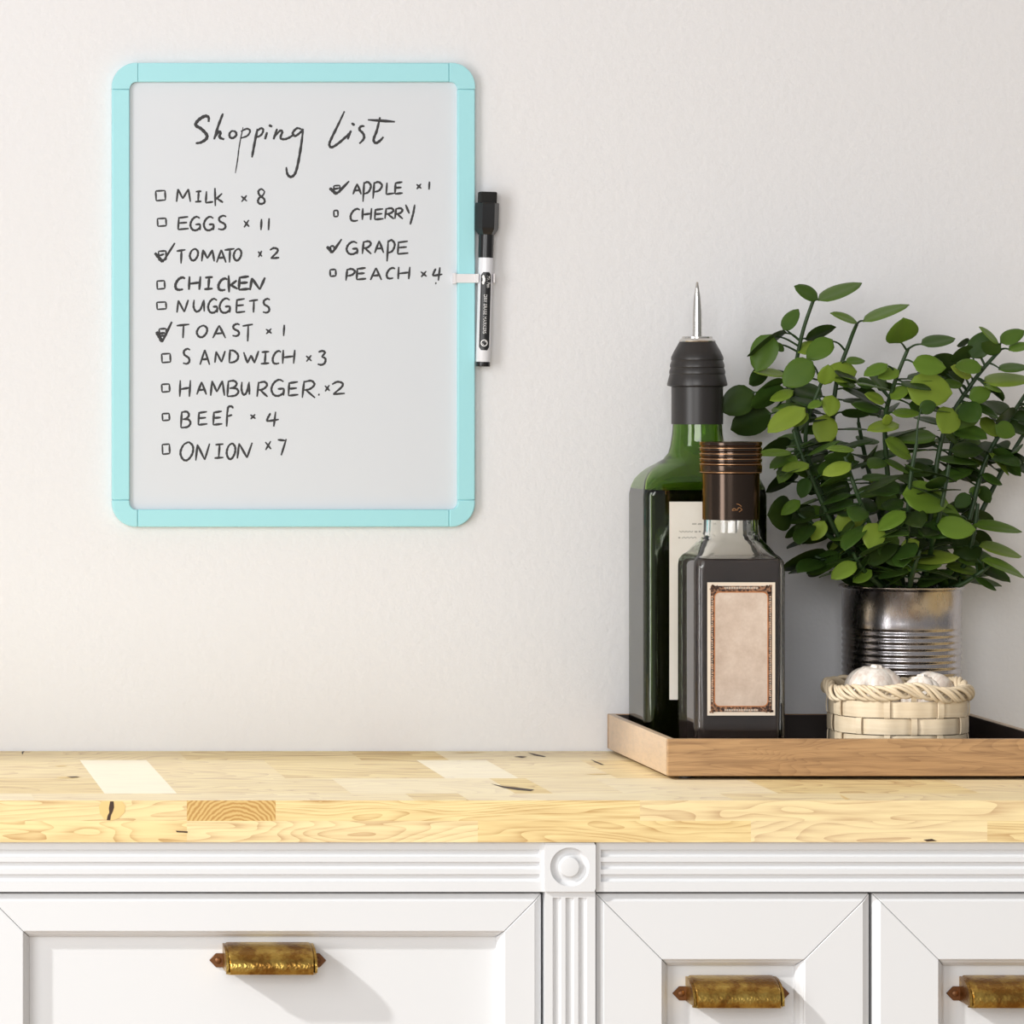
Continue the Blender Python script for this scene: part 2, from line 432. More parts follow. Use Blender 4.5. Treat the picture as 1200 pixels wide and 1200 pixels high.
zf0, zf1 = PZ(1044.5, 3.545), WT
LX0, LX1 = PX(0, 3.55)-.012, PX(636.2, FY)
PLX0, PLX1 = PX(637, 3.545), PX(697.5, 3.545)
RX0 = PLX1
FRY = 3.5412                            # frieze face
def cabinet(name, label, x0, x1, ends):
    t = thing(name, label, 'cabinet', ((x0+x1)/2, 3.78, 0))
    ox, oy = t.location.x, t.location.y
    m = MB(); m.box(x0-ox, x1-ox, GY-oy, 3.995-oy, .09, WT-.0006); m.box(x0-ox, x1-ox, GY+.05-oy, 3.99-oy, 0, .09)
    m.build('carcass', gap_m, t)
    m = MB(); fluted_h(m, x0-ox, x1-ox, FRY-oy, [PZ(p, FRY) for p in (1000.2, 1014.5, 1029)], .0032, zf0, zf1-.0004, GY-oy)
    m.build('fluted_frieze', white_m, t, smooth=35)
    for xa, xb in ends:
        m = MB(); m.box(xa-ox, xb-ox, FY+.001-oy, GY-oy, .09, zf0-.0012); m.build('face_frame', white_m, t, bevel=.0006, segs=1)
    m = MB(); xs = x0 if len(ends) and ends[0][0] == x0 else x1
    m.box(xs-.0006-ox, xs+.0006-ox, GY-oy, 3.995-oy, .09, WT-.0006); m.build('side_panel', white_m, t)
    return t, ox, oy
def drawer(t, ox, oy, x0, x1, z1, z0, prof_in, pull=None):
    d = MB()
    ins = prof_in[-1][0]
    d.box(x0+ins-.001-ox, x1-ins+.001-ox, FY+.0125-oy, FY+.017-oy, z0+ins-.001, z1-ins+.001)
    dr = d.build('drawer', white_m, t)
    rail_frame(dr, x0-ox, x1-ox, z0, z1, [(i, y-oy) for i, y in prof_in])
    if pull: cup_pull(dr, pull[0]-0, pull[1], FY+.0095, ox, 0) if False else _pull(dr, pull, ox, oy)
    return dr
def _pull(dr, pull, ox, oy):
    k = len(COL.objects)
    before = set(COL.objects)
    cup_pull(dr, pull[0], pull[1], FY+.0125-oy, ox, 0)
def prof(rail, mould):
    bv = .0062
    return [(0, FY+.0165), (0, FY+.0042), (bv, FY), (rail, FY), (rail+.0008, FY+.0026), (rail+mould*.45, FY+.0042), (rail+mould*.9, FY+.0086), (rail+mould, FY+.0126), (rail+mould, FY+.0165)]
s1 = FY/F
zt = PZ(1047.6, FY)
ct, ox, oy = cabinet('cabinet', 'white cabinet on the left with one wide drawer', LX0-.24, PLX0, [(LX0-.24, LX0-.0012)])
drawer(ct, ox, oy, LX0, LX1-.0008, zt, zt-.30, prof(44*s1, 8*s1), (PX(315.5, FY), PZ(1124.5, FY-.01)))
ct, ox, oy = cabinet('cabinet', 'white cabinet on the right with two narrower drawers', RX0, 1.52, [(2*PX(1021.5, FY)-RX0+.0012, 1.52)])
xm = PX(1021.5, FY)
drawer(ct, ox, oy, RX0+.0010, xm-.0012, zt, zt-.30, prof(77*s1, 9*s1), (PX(860, FY), PZ(1163.5, FY-.01)))
drawer(ct, ox, oy, xm+.0012, xm+.0012+(xm-RX0)-.0022, zt, zt-.30, prof(77*s1, 9*s1), (PX(1182, FY), PZ(1163.5, FY-.01)))

# fluted pilaster with corner block and turned rosette
pt = thing('pilaster', 'white fluted pilaster topped by a round rosette block between the two cabinets', 'pilaster', ((PLX0+PLX1)/2, 3.56, 0))
px0 = pt.location.x; CY = 3.5412-3.56
m = MB(); hw = (PLX1-PLX0)/2-.0006; pr_ = [(-hw, GY-3.56), (-hw, CY)]
for pc in (652, 667, 682):
    xc = PX(pc, 3.544)-px0
    for j in range(9): pr_.append((xc-.0036*math.cos(PI*j/8), CY+.0033*math.sin(PI*j/8)))
pr_ += [(hw, CY), (hw, GY-3.56)]
zc1 = PZ(1051.5, 3.544)
m.loft([[(a, c, 0) for a, c in pr_], [(a, c, zc1) for a, c in pr_]])
m.box(-hw, hw, CY, GY-3.56, zc1, PZ(1044, 3.544))
m.build('fluted_column', white_m, pt, smooth=35)
BY = 3.5378-3.56
m = MB(); bx0, bx1, bz0, bz1 = PX(638, 3.5385)-px0, PX(698, 3.5385)-px0, PZ(1045, 3.5385), WT-.0005
rc = ((PX(667.5, 3.5385)-px0), PZ(1016, 3.5385)); NR = 64
def ringpts(r, y): return [(rc[0]+r*math.cos(2*PI*j/NR), y, rc[1]+r*math.sin(2*PI*j/NR)) for j in range(NR)]
def sqpts(y):
    out = []
    for j in range(NR):
        a = 2*PI*j/NR; c, s_ = math.cos(a), math.sin(a)
        tx = ((bx1 if c > 0 else bx0)-rc[0])/c if abs(c) > 1e-6 else 1e9
        tz = ((bz1 if s_ > 0 else bz0)-rc[1])/s_ if abs(s_) > 1e-6 else 1e9
        k = min(tx, tz); out.append((rc[0]+k*c, y, rc[1]+k*s_))
    return out
R1, R2 = 22*s1, 11.5*s1
rr = [sqpts(GY-3.56), sqpts(BY), ringpts(R1+.0006, BY)]
for j in range(1, 9):
    a = PI*j/8; rr.append(ringpts((R1+R2)/2+(R1-R2)/2*math.cos(a), BY+.0048*math.sin(a)**.8))
rr.append(ringpts(R2-.0005, BY-.0004)); rr.append(ringpts(R2*.5, BY-.0008))
m.loft(rr)
m.build('rosette_block', white_m, pt, smooth=30, bevel=None)

# ------------------------------------------------------------------ whiteboard
BF = 3.990                               # front of the frame
wb = thing('whiteboard', 'aqua-framed whiteboard with a handwritten shopping list, hung on the wall', 'whiteboard', (PX(344, BF), WALL, PZ(618, BF)))
OX, OZ = wb.location.x, wb.location.z
def bx(p): return PX(p, BF)-OX
def bz(p): return PZ(p, BF)-OZ
fx0, fx1, fz0, fz1 = bx(131.5), bx(556.8), bz(617.5), bz(73.5)
ix0, ix1, iz0, iz1 = bx(152), bx(536.5), bz(597), bz(96)
sx0, sx1, sz0, sz1 = bx(161.5), bx(526.5), bz(586), bz(104.5)      # seams
yf, yb_ = BF-WALL, -.0006
def rail(poly, name='frame_rail'):
    m = MB(); m.prism(poly, yf, yb_); m.build(name, aqua_m, wb, bevel=.0010, segs=2, smooth=35)
g = .00005
rail([(sx0+g, iz1), (sx1-g, iz1), (sx1-g, fz1), (sx0+g, fz1)])
rail([(sx0+g, fz0), (sx1-g, fz0), (sx1-g, iz0), (sx0+g, iz0)])
rail([(fx0, sz0+g), (ix0, sz0+g), (ix0, sz1-g), (fx0, sz1-g)])
rail([(ix1, sz0+g), (fx1, sz0+g), (fx1, sz1-g), (ix1, sz1-g)])
Ro, Ri = 28*BF/F, 8*BF/F
def corner(fx, fz, ix, iz, sx, sz, dx, dz):
    # dx,dz: inward direction from the outer corner
    P = [(sx-g*dx, fz)]
    for j in range(11):
        a = PI/2*j/10; P.append((fx+dx*Ro-dx*Ro*math.sin(a), fz+dz*Ro-dz*Ro*math.cos(a)))
    P += [(fx, sz-g*dz), (ix, sz-g*dz)]
    for j in range(7):
        a = PI/2*(1-j/6); P.append((ix+dx*Ri-dx*Ri*math.sin(a), iz+dz*Ri-dz*Ri*math.cos(a)))
    P += [(sx-g*dx, iz)]
    m = MB(); m.prism(P, yf-.0003, yb_); m.build('frame_corner', aqua_m, wb, bevel=.0010, segs=2, smooth=35)
corner(fx0, fz1, ix0, iz1, sx0, sz1, 1, -1); corner(fx1, fz1, ix1, iz1, sx1, sz1, -1, -1)
corner(fx0, fz0, ix0, iz0, sx0, sz0, 1, 1); corner(fx1, fz0, ix1, iz0, sx1, sz0, -1, 1)
SY = -.0045
m = MB(); m.box(ix0-.004, ix1+.004, SY, -.0008, iz0-.004, iz1+.004)
m.build('writing_surface', board_m, wb)

# --- handwriting: pen strokes traced letter by letter
def A_(*p): return ('s', p)
def C_(*p): return ('c', p)
GL = {
 'A': [A_((0,1),(.5,0)), A_((.5,0),(1,1)), A_((.2,.65),(.85,.6))],
 'B': [A_((.1,0),(0,1)), C_((.05,.05),(.6,0),(.85,.2),(.6,.42),(.2,.48)), C_((.2,.48),(.8,.5),(1,.72),(.7,.95),(0,1))],
 'C': [C_((1,.1),(.75,0),(.35,.15),(.05,.55),(.1,.9),(.4,1),(.8,.95))],
 'D': [A_((.1,0),(0,1)), C_((0,.08),(.5,.1),(.95,.4),(.9,.75),(.5,.95),(0,1))],
 'E': [A_((.08,.05),(0,1)), A_((.0,.1),(.95,0)), A_((.05,.5),(.85,.45)), A_((0,1),(1,.92))],
 'F': [A_((.1,.1),(0,1)), C_((.1,.35),(.2,.05),(.6,0),(.85,.1)), A_((.05,.5),(.7,.42))],
 'G': [C_((.95,.12),(.6,0),(.2,.2),(0,.6),(.2,.95),(.6,1),(.95,.8),(.98,.6)), A_((.5,.58),(1,.55)), A_((.98,.55),(.95,1))],
 'H': [A_((.05,0),(0,1)), A_((1,0),(.9,1)), A_((.05,.55),(.95,.45))],
 'I': [A_((.1,.05),(.95,0)), A_((.55,.02),(.45,.98)), A_((0,1),(.95,.95))],
 'K': [A_((.05,0),(.1,1)), A_((.9,.3),(.1,.65)), A_((.3,.58),(1,.8))],
 'L': [A_((.1,0),(.0,1)), A_((0,1),(1,.9))],
 'M': [A_((.1,.0),(0,1)), A_((.1,0),(.45,.75)), A_((.45,.75),(.85,.0)), A_((.85,0),(1,1))],
 'N': [A_((.12,.05),(0,1)), A_((.12,.05),(.65,.95)), A_((.65,.95),(1,0))],
 'O': [C_((.55,0),(.2,.2),(0,.6),(.2,.95),(.55,.98),(.9,.65),(.95,.25),(.65,.02),(.4,.1))],
 'P': [A_((.15,0),(0,1)), C_((.05,.1),(.6,0),(1,.2),(.7,.5),(.1,.6))],
 'R': [A_((.15,0),(0,1)), C_((.1,.08),(.7,0),(.95,.22),(.6,.48),(.1,.55)), A_((.3,.55),(1,1))],
 'S': [C_((.95,.08),(.6,0),(.15,.15),(.2,.4),(.75,.6),(.85,.85),(.5,1),(0,.95))],
 'T': [A_((0,.1),(1,0)), A_((.55,.05),(.5,1))],
 'U': [C_((.05,0),(.0,.6),(.25,1),(.65,.8),(.9,.1)), A_((.95,0),(1,1))],
 'W': [A_((0,.1),(.25,1)), A_((.25,1),(.5,.35)), A_((.5,.35),(.72,1)), A_((.72,1),(1,0))],
 'Y': [A_((0,0),(.4,.45)), C_((1,0),(.85,.4),(.65,.75),(.5,1))],
 'x': [A_((.05,.1),(.95,.9)), A_((.9,0),(.1,1))],
 '1': [A_((.6,0),(.4,1))],
 '2': [C_((0,.2),(.4,0),(.8,.1),(.75,.4),(.1,.95)), A_((.08,.97),(1,.9))],
 '3': [C_((.1,.08),(.6,0),(.9,.12),(.5,.42)), C_((.5,.42),(.95,.55),(.9,.85),(.5,1),(0,.95))],
 '4': [C_((.35,.1),(.15,.4),(.05,.65)), A_((.05,.65),(1,.52)), A_((.75,0),(.6,1))],
 '7': [A_((0,.05),(.9,.1)), A_((1,0),(.4,1))],
 '8': [C_((.85,.15),(.5,0),(.15,.15),(.3,.42),(.8,.65),(.85,.9),(.4,1),(.1,.85),(.25,.6),(.7,.4),(.9,.15))],
 '.': [A_((.2,.4),(.8,.6))],
 'b': [A_((0,.05),(.05,1)), A_((0,.05),(.95,0)), A_((.95,0),(1,.92)), A_((.05,1),(1,.92))],
}
INK_Y = SY-.0001
def stroke(m, pts, curved, r=1.15):
    q = smooth_path(pts, 7) if curved else ([tuple(a+(b_-a)*t for a, b_ in zip(p0, p1)) for p0, p1 in zip(pts, pts[1:]) for t in (0, .33, .66)]+[tuple(pts[-1])])
    n_ = len(q); rs = []
    for i in range(n_):
        e = min(i, n_-1-i)/max(1, n_-1)
        rs.append(r*(BF/F)*(.78+.5*min(1, e*5))*(1+.12*math.sin(i*1.7+pts[0][0])))
    m.tube([(bx(x), INK_Y, bz(y)) for x, y in q], rs, n=8, ysc=.25, flat=(0,1,0))
ent = 0
def entry(base, letters, extra=(), name='list_entry', r=1.03):
    m = MB(); X0, Y0 = base
    for ch, x0, x1, y0, y1 in letters:
        for kind, pts in GL[ch]:
            stroke(m, [(X0+(x0+(x1-x0)*a)/4, Y0+(y0+(y1-y0)*b_)/4) for a, b_ in pts], kind == 'c', .9 if ch in 'xb' else r)
    for kind, pts, rad in extra:
        stroke(m, [(X0+a/4, Y0+b_/4) for a, b_ in pts], kind == 'c', rad)
    m.build(name, ink_m, wb, smooth=60)
Z1, Z2, Z3 = (120,60), (360,60), (120,340)
entry(Z1, [], [('c',((500,330),(500,308),(482,303),(452,322),(440,345),(465,362),(490,388),(490,408),(465,426),(440,430)),1.5),
  ('c',((568,290),(547,345),(526,412)),1.2), ('c',((526,408),(545,378),(556,380),(552,402),(574,412)),1.3),
  ('c',((612,370),(599,384),(601,402),(616,405),(630,392),(626,376),(608,372)),1.1),
  ('c',((662,355),(645,440),(636,510),(626,570)),.6), ('c',((652,375),(680,362),(695,372),(682,395),(648,407)),.9),
  ('c',((730,362),(716,430),(704,497)),1.2), ('c',((722,380),(745,360),(757,368),(746,392),(718,405)),1.0),
  ('c',((775,378),(770,394),(765,412)),1.1), ('s',((783,345),(799,352)),1.3),
  ('c',((822,362),(813,388),(805,412)),1.1), ('c',((808,402),(835,372),(846,377),(838,405),(858,411),(885,400),(902,385)),1.1),
  ('c',((938,365),(915,360),(895,382),(906,396),(930,380),(944,362)),1.1), ('c',((944,362),(936,430),(921,520),(906,572),(886,588),(870,574),(865,542)),1.25)], 'list_heading')
entry(Z2, [], [('c',((178,280),(150,340),(118,405),(107,435),(118,449),(150,430),(190,395),(210,372)),1.2), ('c',((209,370),(200,392),(193,412)),1.1), ('s',((211,335),(226,346)),1.2),
  ('c',((272,350),(256,351),(248,365),(266,385),(269,408),(248,432)),1.2),
  ('c',((345,308),(330,370),(315,412),(325,429),(345,418),(361,400)),1.25), ('s',((288,320),(415,329)),1.25)], 'list_heading')
entry(Z1, [('b',252,298,652,700),('M',350,415,645,705),('I',437,468,655,705),('L',487,522,655,710),('K',528,568,640,725),('x',652,682,675,705),('8',728,768,645,715)])
entry(Z1, [('b',260,302,782,820),('E',357,407,775,835),('G',415,462,775,838),('G',478,525,775,838),('S',545,585,770,835),('x',664,692,790,825),('1',741,754,785,838),('1',776,790,782,838)])
entry(Z1, [('b',265,302,935,980),('T',350,392,930,995),('O',412,452,925,980),('M',468,527,930,985),('A',538,582,930,990),('T',575,622,925,990),('O',618,655,925,980),('x',732,752,935,965),('2',788,832,922,972)],
      [('c',((248,945),(268,968),(285,988)),1.5),('s',((285,988),(342,898)),1.1),('s',((262,960),(292,950)),1.0)])
entry(Z1, [('b',258,295,1075,1115),('C',343,390,1060,1118),('H',408,462,1055,1118),('I',480,522,1058,1115),('C',545,588,1065,1120),('K',592,637,1050,1130),('E',642,692,1055,1118),('N',695,765,1060,1120)], r=1.25)
entry(Z3, [('b',257,302,55,90),('N',352,405,45,105),('U',430,480,45,100),('G',498,542,40,105),('G',552,602,38,105),('E',630,672,40,105),('T',690,732,45,105),('S',755,790,40,105)])
entry(Z3, [('b',268,303,180,215),('T',350,410,160,225),('O',445,495,165,220),('A',520,580,165,225),('S',612,648,158,215),('T',660,708,160,240),('x',768,798,180,205),('1',846,862,162,215)],
      [('c',((255,195),(268,215),(282,243)),1.7),('s',((282,243),(328,148)),1.3),('s',((262,205),(295,200)),1.2)])
entry(Z3, [('b',280,322,297,340),('S',380,415,275,345),('A',460,505,280,350),('N',530,578,285,340),('D',597,640,278,340),('W',665,735,285,342),('I',745,787,288,345),('C',800,840,285,345),('H',848,905,280,345),('x',957,985,305,335),('3',1012,1050,285,350)])
entry(Z3, [('b',280,318,440,478),('H',365,415,422,500),('A',445,490,430,490),('M',510,575,425,495),('B',588,640,425,498),('U',655,692,430,490),('R',728,777,430,500),('G',795,855,420,495),('E',875,922,430,495),('R',940,1000,425,505),('.',1012,1024,484,496),('x',1045,1070,445,475),('2',1080,1140,430,490)])
entry(Z3, [('b',283,317,578,612),('B',370,415,570,645),('E',452,495,570,632),('E',522,565,568,632),('F',585,622,545,640),('x',695,722,582,605),('4',770,830,570,640)])
entry(Z3, [('b',283,318,722,770),('O',368,430,712,798),('N',440,505,720,800),('I',528,572,722,788),('O',585,627,718,792),('N',635,705,715,790),('x',765,795,708,750),('7',825,865,698,775)])
entry(Z2, [('b',128,158,628,662),('A',218,257,620,670),('P',265,302,612,705),('P',312,354,612,690),('L',374,412,615,670),('E',415,452,612,668),('x',515,540,620,645),('1',570,582,610,648)],
      [('c',((108,640),(125,655),(140,670)),1.5),('s',((140,670),(200,608)),1.2),('s',((118,648),(155,640)),1.0)])
entry(Z2, [('b',128,148,745,775),('C',205,250,738,795),('H',262,305,735,790),('E',320,362,738,788),('R',368,410,735,785),('R',415,452,735,785),('Y',465,508,718,812)])
entry(Z2, [('b',112,130,912,938),('G',188,240,892,950),('R',262,304,890,950),('A',320,362,888,945),('P',378,414,885,985),('E',428,478,890,950)],
      [('c',((95,915),(108,928),(120,945)),1.5),('s',((120,945),(165,880)),1.2)])
entry(Z2, [('b',110,138,1022,1055),('P',185,227,1020,1075),('E',235,280,1015,1070),('A',300,352,1015,1072),('C',375,415,1015,1065),('H',430,485,1010,1068),('x',535,565,1030,1058),('4',590,638,1012,1075),('.',602,612,1083,1091)])

# ------------------------------------------------------------------ marker and its clip
MR = .0067
MY = WALL-.0125                          # marker axis distance
mk = thing('dry_erase_marker', 'black-capped white dry-erase marker clipped beside the whiteboard', 'marker', (PX(565.8, MY), MY, PZ(429.5, MY)))
mk.rotation_euler = (0, math.radians(1.55), 0)
u = MY/F
L = lambda p: (429.5-p)*u
m = MB(); m.lathe([(MR*.97, 0), (MR*1.0, .0006), (MR*1.0, L(424.2))], n=40); m.build('end_plug', blk_m, mk, smooth=40)
m = MB(); m.lathe([(MR*.97, L(424)), (MR, L(423.4)), (MR, L(303)), (MR*.99, L(302))], n=40); m.build('barrel', pen_m, mk, smooth=40)
cp = MB(); cp.lathe([(MR*1.04, L(302)), (MR*1.04, L(275))], n=40)
def hexring(r, z, k=6): return [(r*math.cos(2*PI*j/48)*(1/ max(.0001, math.cos((2*PI*j/48) % (PI/3)-PI/6)))*.93, r*math.sin(2*PI*j/48)/max(.0001, math.cos((2*PI*j/48) % (PI/3)-PI/6))*.93, z) for j in range(48)]
cp.loft([hexring(.0072, L(275)), hexring(.0100, L(269)), hexring(.0104, L(266)), hexring(.0104, L(239)), hexring(.0099, L(237.6))])
cap = cp.build('cap', blk_m, mk, smooth=20)
m = MB(); m.loft([rrect(.0079, .0079, .002, L(238)), rrect(.0080, .0080, .002, L(226)), rrect(.0074, .0074, .002, L(225))]); m.build('eraser_tip', felt_m, cap, smooth=40)
# label: a curved patch on the barrel facing the room
def on_barrel(a, z, r): return (r*math.sin(a), -r*math.cos(a), z)
m = MB(); A0, A1 = -.78, .72; zl0, zl1 = L(410.5), L(319); rows_ = []
for i in range(25):
    z = zl0+(zl1-zl0)*i/24
    cut = 0
    e = min(z-zl0, zl1-z); rcor = .0022
    if e < rcor: cut = (rcor-math.sqrt(max(0, rcor*rcor-(rcor-e)**2)))/MR
    rows_.append([(A0+cut+(A1-A0-2*cut)*j/14, z) for j in range(15)])
o_ = [[on_barrel(a, z, MR+.00018) for a, z in r] for r in rows_]
i_ = [[on_barrel(a, z, MR-.0002) for a, z in r] for r in rows_]
m.loft([a+b_[::-1] for a, b_ in zip(o_, i_)]); lab = m.build('label', lab_blk, mk, smooth=40)
def barrel_text(txt, size, zstart, acen, name, length=None):
    cu = bpy.data.curves.new(name, 'FONT'); cu.body = txt; cu.size = size; cu.extrude = 0; cu.align_x = 'LEFT'
    ob = bpy.data.objects.new(name, cu); COL.objects.link(ob)
    dg = bpy.context.evaluated_depsgraph_get(); dg.update()
    me = bpy.data.meshes.new_from_object(ob.evaluated_get(dg)); bpy.data.objects.remove(ob); bpy.data.curves.remove(cu)
    w_ = max(v_.co.x for v_ in me.vertices); h_ = max(v_.co.y for v_ in me.vertices); k = (length/w_) if length else 1
    for v_ in me.vertices:
        x, y = v_.co.x*k, v_.co.y-h_/2
        v_.co = on_barrel(acen+y/MR, zstart-x, MR+.00026)
    me.materials.append(lab_wht.m)
    ob = bpy.data.objects.new(name, me); COL.objects.link(ob); ob.parent = lab
    return ob
barrel_text('DRY ERASE MARKERS', .0042, L(345), -.05, 'lettering', 46*u)
barrel_text('Mr. Pen', .0046, L(323), .33, 'lettering', 14*u)
def barrel_patch(poly, name, r=MR+.00026):
    m = MB(); m.add([on_barrel(a/MR, z, r) for a, z in poly]+[on_barrel(a/MR, z, r-.0001) for a, z in poly], [tuple(range(len(poly)))]+[(i, (i+1) % len(poly), (i+1) % len(poly)+len(poly), i+len(poly)) for i in range(len(poly))])
    return m.build(name, lab_wht, lab)
# moustache mark beside the word and ring mark with a slash at the foot
mp_ = []
for j in range(24):
    a = 2*PI*j/24; zz = math.cos(a); mp_.append((-.0028+.0011*math.sin(a)*(1+.5*abs(zz))+(.0006 if abs(zz) < .3 else 0), L(328)+.0044*zz))
barrel_patch(mp_, 'emblem')
m = MB(); zr = L(402); ar = -.0004
def seg_ring(r0, r1, n=28):
    for j in range(n):
        a, b_ = 2*PI*j/n, 2*PI*(j+1)/n
        q = [(r0*math.cos(a), r0*math.sin(a)), (r1*math.cos(a), r1*math.sin(a)), (r1*math.cos(b_), r1*math.sin(b_)), (r0*math.cos(b_), r0*math.sin(b_))]
        m.add([on_barrel((ar+x)/MR, zr+z, MR+.00027) for x, z in q], [(0,1,2,3)])
seg_ring(.0024, .0032)
m.add([on_barrel((ar+x)/MR, zr+z, MR+.00027) for x, z in ((-.0019,-.0006),(-.0008,-.0017),(.0019,.0008),(.0009,.0018))], [(0,1,2,3)])
m.build('emblem', lab_wht, lab)

# clip on the frame (part of the board) with a ring round the marker
m = MB()
ck = lambda p: PX(p, BF-.001)-OX
m.box(ck(531), ck(560), yf-.0016, yf-.0004, bz(331.5), bz(321))
m.box(ck(531), ck(534.5), yf-.0022, SY, bz(332.5), bz(320))
cxm = PX(568.6, MY)-OX; arc = []
for j in range(21):
    a = math.radians(205+j*(295/20.)); arc.append(a)
# ring lies behind the marker: open at the front
Rr = MR+.0012
ring_o = []
for j in range(25):
    a = math.radians(-62)+j*(math.radians(304)/24)       # measured from the wall side (+y)
    a = math.radians(-150+j*300/24)
    ring_o.append((cxm+math.sin(a), math.cos(a)))
rg = []
for j in range(25):
    a = math.radians(-128+j*250/24)
    dxx, dyy = math.sin(a), math.cos(a)
    rg.append([(cxm+dxx*(Rr+o1), MY-WALL+dyy*(Rr+o1), z) for o1, z in ((.0003, bz(331.5)), (.0015, bz(331.5)), (.0015, bz(321)), (.0003, bz(321)))])
m.loft(rg)
m.build('marker_clip', clip_m, wb, bevel=.0003, segs=1)

# ------------------------------------------------------------------ serving tray
TRX0, TRX1, TRY0, TRY1 = .761, 1.102, 3.714, 3.990
TRZ1 = PZ(866, TRY0); TF = TOP+.008
tr = thing('serving_tray', 'rectangular oak serving tray with dark inside, on the worktop against the wall', 'tray', ((TRX0+TRX1)/2, (TRY0+TRY1)/2, TOP))
tx, ty = tr.location.x, tr.location.y
TH = .0065
zf_ = .0034                             # shadow gap: the walls stand on small feet
def tp(x0, x1, y0, y1, z0, z1, name, mt, bev=.0006):
    m = MB(); m.c = tone(.55 if x1-x0 < .02 else random.random()*.2); m.box(x0-tx, x1-tx, y0-ty, y1-ty, z0-TOP, z1-TOP); return m.build(name, mt, tr, bevel=bev)
tp(TRX0, TRX1, TRY0, TRY0+TH, TOP+zf_, TRZ1, 'side_panel', tray_m)
tp(TRX0, TRX1, TRY1-TH, TRY1, TOP+zf_, TRZ1, 'side_panel', tray_m)
tp(TRX0, TRX0+TH, TRY0+TH, TRY1-TH, TOP+zf_, TRZ1, 'side_panel', tray_m)
tp(TRX1-TH, TRX1, TRY0+TH, TRY1-TH, TOP+zf_, TRZ1, 'side_panel', tray_m)
tp(TRX0+TH, TRX1-TH, TRY0+TH, TRY1-TH, TOP+zf_, TF-.0008, 'base', tray_m)
m = MB()
x0, x1, y0, y1, z0, z1 = TRX0+TH-tx, TRX1-TH-tx, TRY0+TH-ty, TRY1-TH-ty, TF-TOP-.0008, TRZ1-TOP-.0005
m.box(x0, x1, y0, y1, z0, z0+.0008)
lt = .0009
m.box(x0, x1, y1-lt, y1, z0, z1); m.box(x0, x1, y0, y0+lt, z0, z1); m.box(x0, x0+lt, y0, y1, z0, z1); m.box(x1-lt, x1, y0, y1, z0, z1)
m.build('lining', lin_m, tr)
for ax in (TRX0+.02, TRX1-.02):
    for ay in (TRY0+.02, TRY1-.02):
        m = MB(); m.lathe([(.006, 0), (.006, zf_+.0002)], ax-tx, ay-ty, 16); m.build('foot', lin_m, tr)

# ------------------------------------------------------------------ bottles
def bottle_shell(sec, wall, base, k=6):
    """sec: (z, hw, hd, r). returns outer, inner rings"""
    outer = [rrect(hw, hd, r, z, k=k) for z, hw, hd, r in sec]
    inner = []
    for z, hw, hd, r in sec:
        if z < base: continue
        inner.append((z, hw-wall, hd-wall, max(.002, r-wall*.8)))
    z, hw, hd, r = inner[0]
    inner = [(base, hw-.003, hd-.003, r), (base+.0025, hw-.0008, hd-.0008, r)]+[q for q in inner if q[0] > base+.003]
    return outer, inner
def glass(name, sec, wall, base, mat, parent, k=6):
    outer, inner = bottle_shell(sec, wall, base, k)
    m = MB(); rings = outer+[rrect(hw, hd, r, z, k=k) for z, hw, hd, r in reversed(inner)]
    m.loft(rings, True, True)
    o = m.build(name, mat, parent, smooth=60, recalc=True)
    w_ = o.modifiers.new('weighted', 'WEIGHTED_NORMAL'); w_.weight = 60
    return inner
def liquid(inner, top, mat, parent, k=6, grow=.0004):
    sec = []
    for z, hw, hd, r in inner:
        if z < top: sec.append((z, hw, hd, r))
    a = sec[-1]; nx_ = [q for q in inner if q[0] >= top][0]
    t = (top-a[0])/(nx_[0]-a[0]); sec.append((top, *[p+(q-p)*t for p, q in zip(a[1:], nx_[1:])]))
    sec[0] = (sec[0][0]-grow, *sec[0][1:])
    m = MB(); m.loft([rrect(hw+grow, hd+grow, r+grow, z, k=k) for z, hw, hd, r in sec])
    o = m.build('liquid', mat, parent, smooth=50)
    w_ = o.modifiers.new('weighted', 'WEIGHTED_NORMAL'); w_.weight = 60

# tall green bottle
BX, BYc = .8305, 3.921
tb = thing('oil_bottle', 'tall green glass bottle with a metal pourer, behind the smaller bottle on the tray', 'bottle', (BX, BYc, TF))
HW, HD = .0563, .0415
def hz(y): return PZ(y, BYc)-TF
sec = [(0,HW-.004,HD-.004,.009), (.0018,HW-.001,HD-.001,.0095), (.005,HW,HD,.0095), (.10,HW,HD,.0095), (hz(580),HW,HD,.0095), (hz(571),HW-.0010,HD-.0006,.0115), (hz(562),.0532,.0392,.016), (hz(555),.0493,.0365,.020), (hz(549),.0445,.0340,.024), (hz(543.5),.0378,.0312,.0275), (hz(538),.0310,.0285,.0278), (hz(531),.0266,.0262,.0262), (hz(522),.0246,.0246,.0246), (hz(508),.0230,.0230,.0230), (hz(497),.0224,.0224,.0224), (hz(470),.0222,.0222,.0222)]
inn = glass('glass_body', sec, .0028, .010, grn_m, tb)
liquid(inn, hz(573), liq_m, tb)
m = MB()
e = lambda y, w: (w/2*BYc/F, hz(y))
m.lathe([e(497,58), e(497,59.5), e(453.5,59.5), e(453,62), e(452,69), e(450,69.4), e(443,66), e(438.5,63.5), e(437.6,64.6), e(435,64.4), e(431,61.5), e(430,63), e(427.5,62.6), e(422.5,59), e(421.5,60.4), e(418.5,60), e(412,54), e(404,45), e(400.6,41.5)], n=64)
pour = m.build('pourer', rub_m, tb, smooth=30)
m = MB(); m.lathe([e(400.6,40), e(400.4,42), e(399.4,42.6), e(398.2,40.5), e(396.5,35.5), e(394.6,35), e(394.2,33)], n=48); m.build('pourer_rim', steel_m, pour, smooth=30)
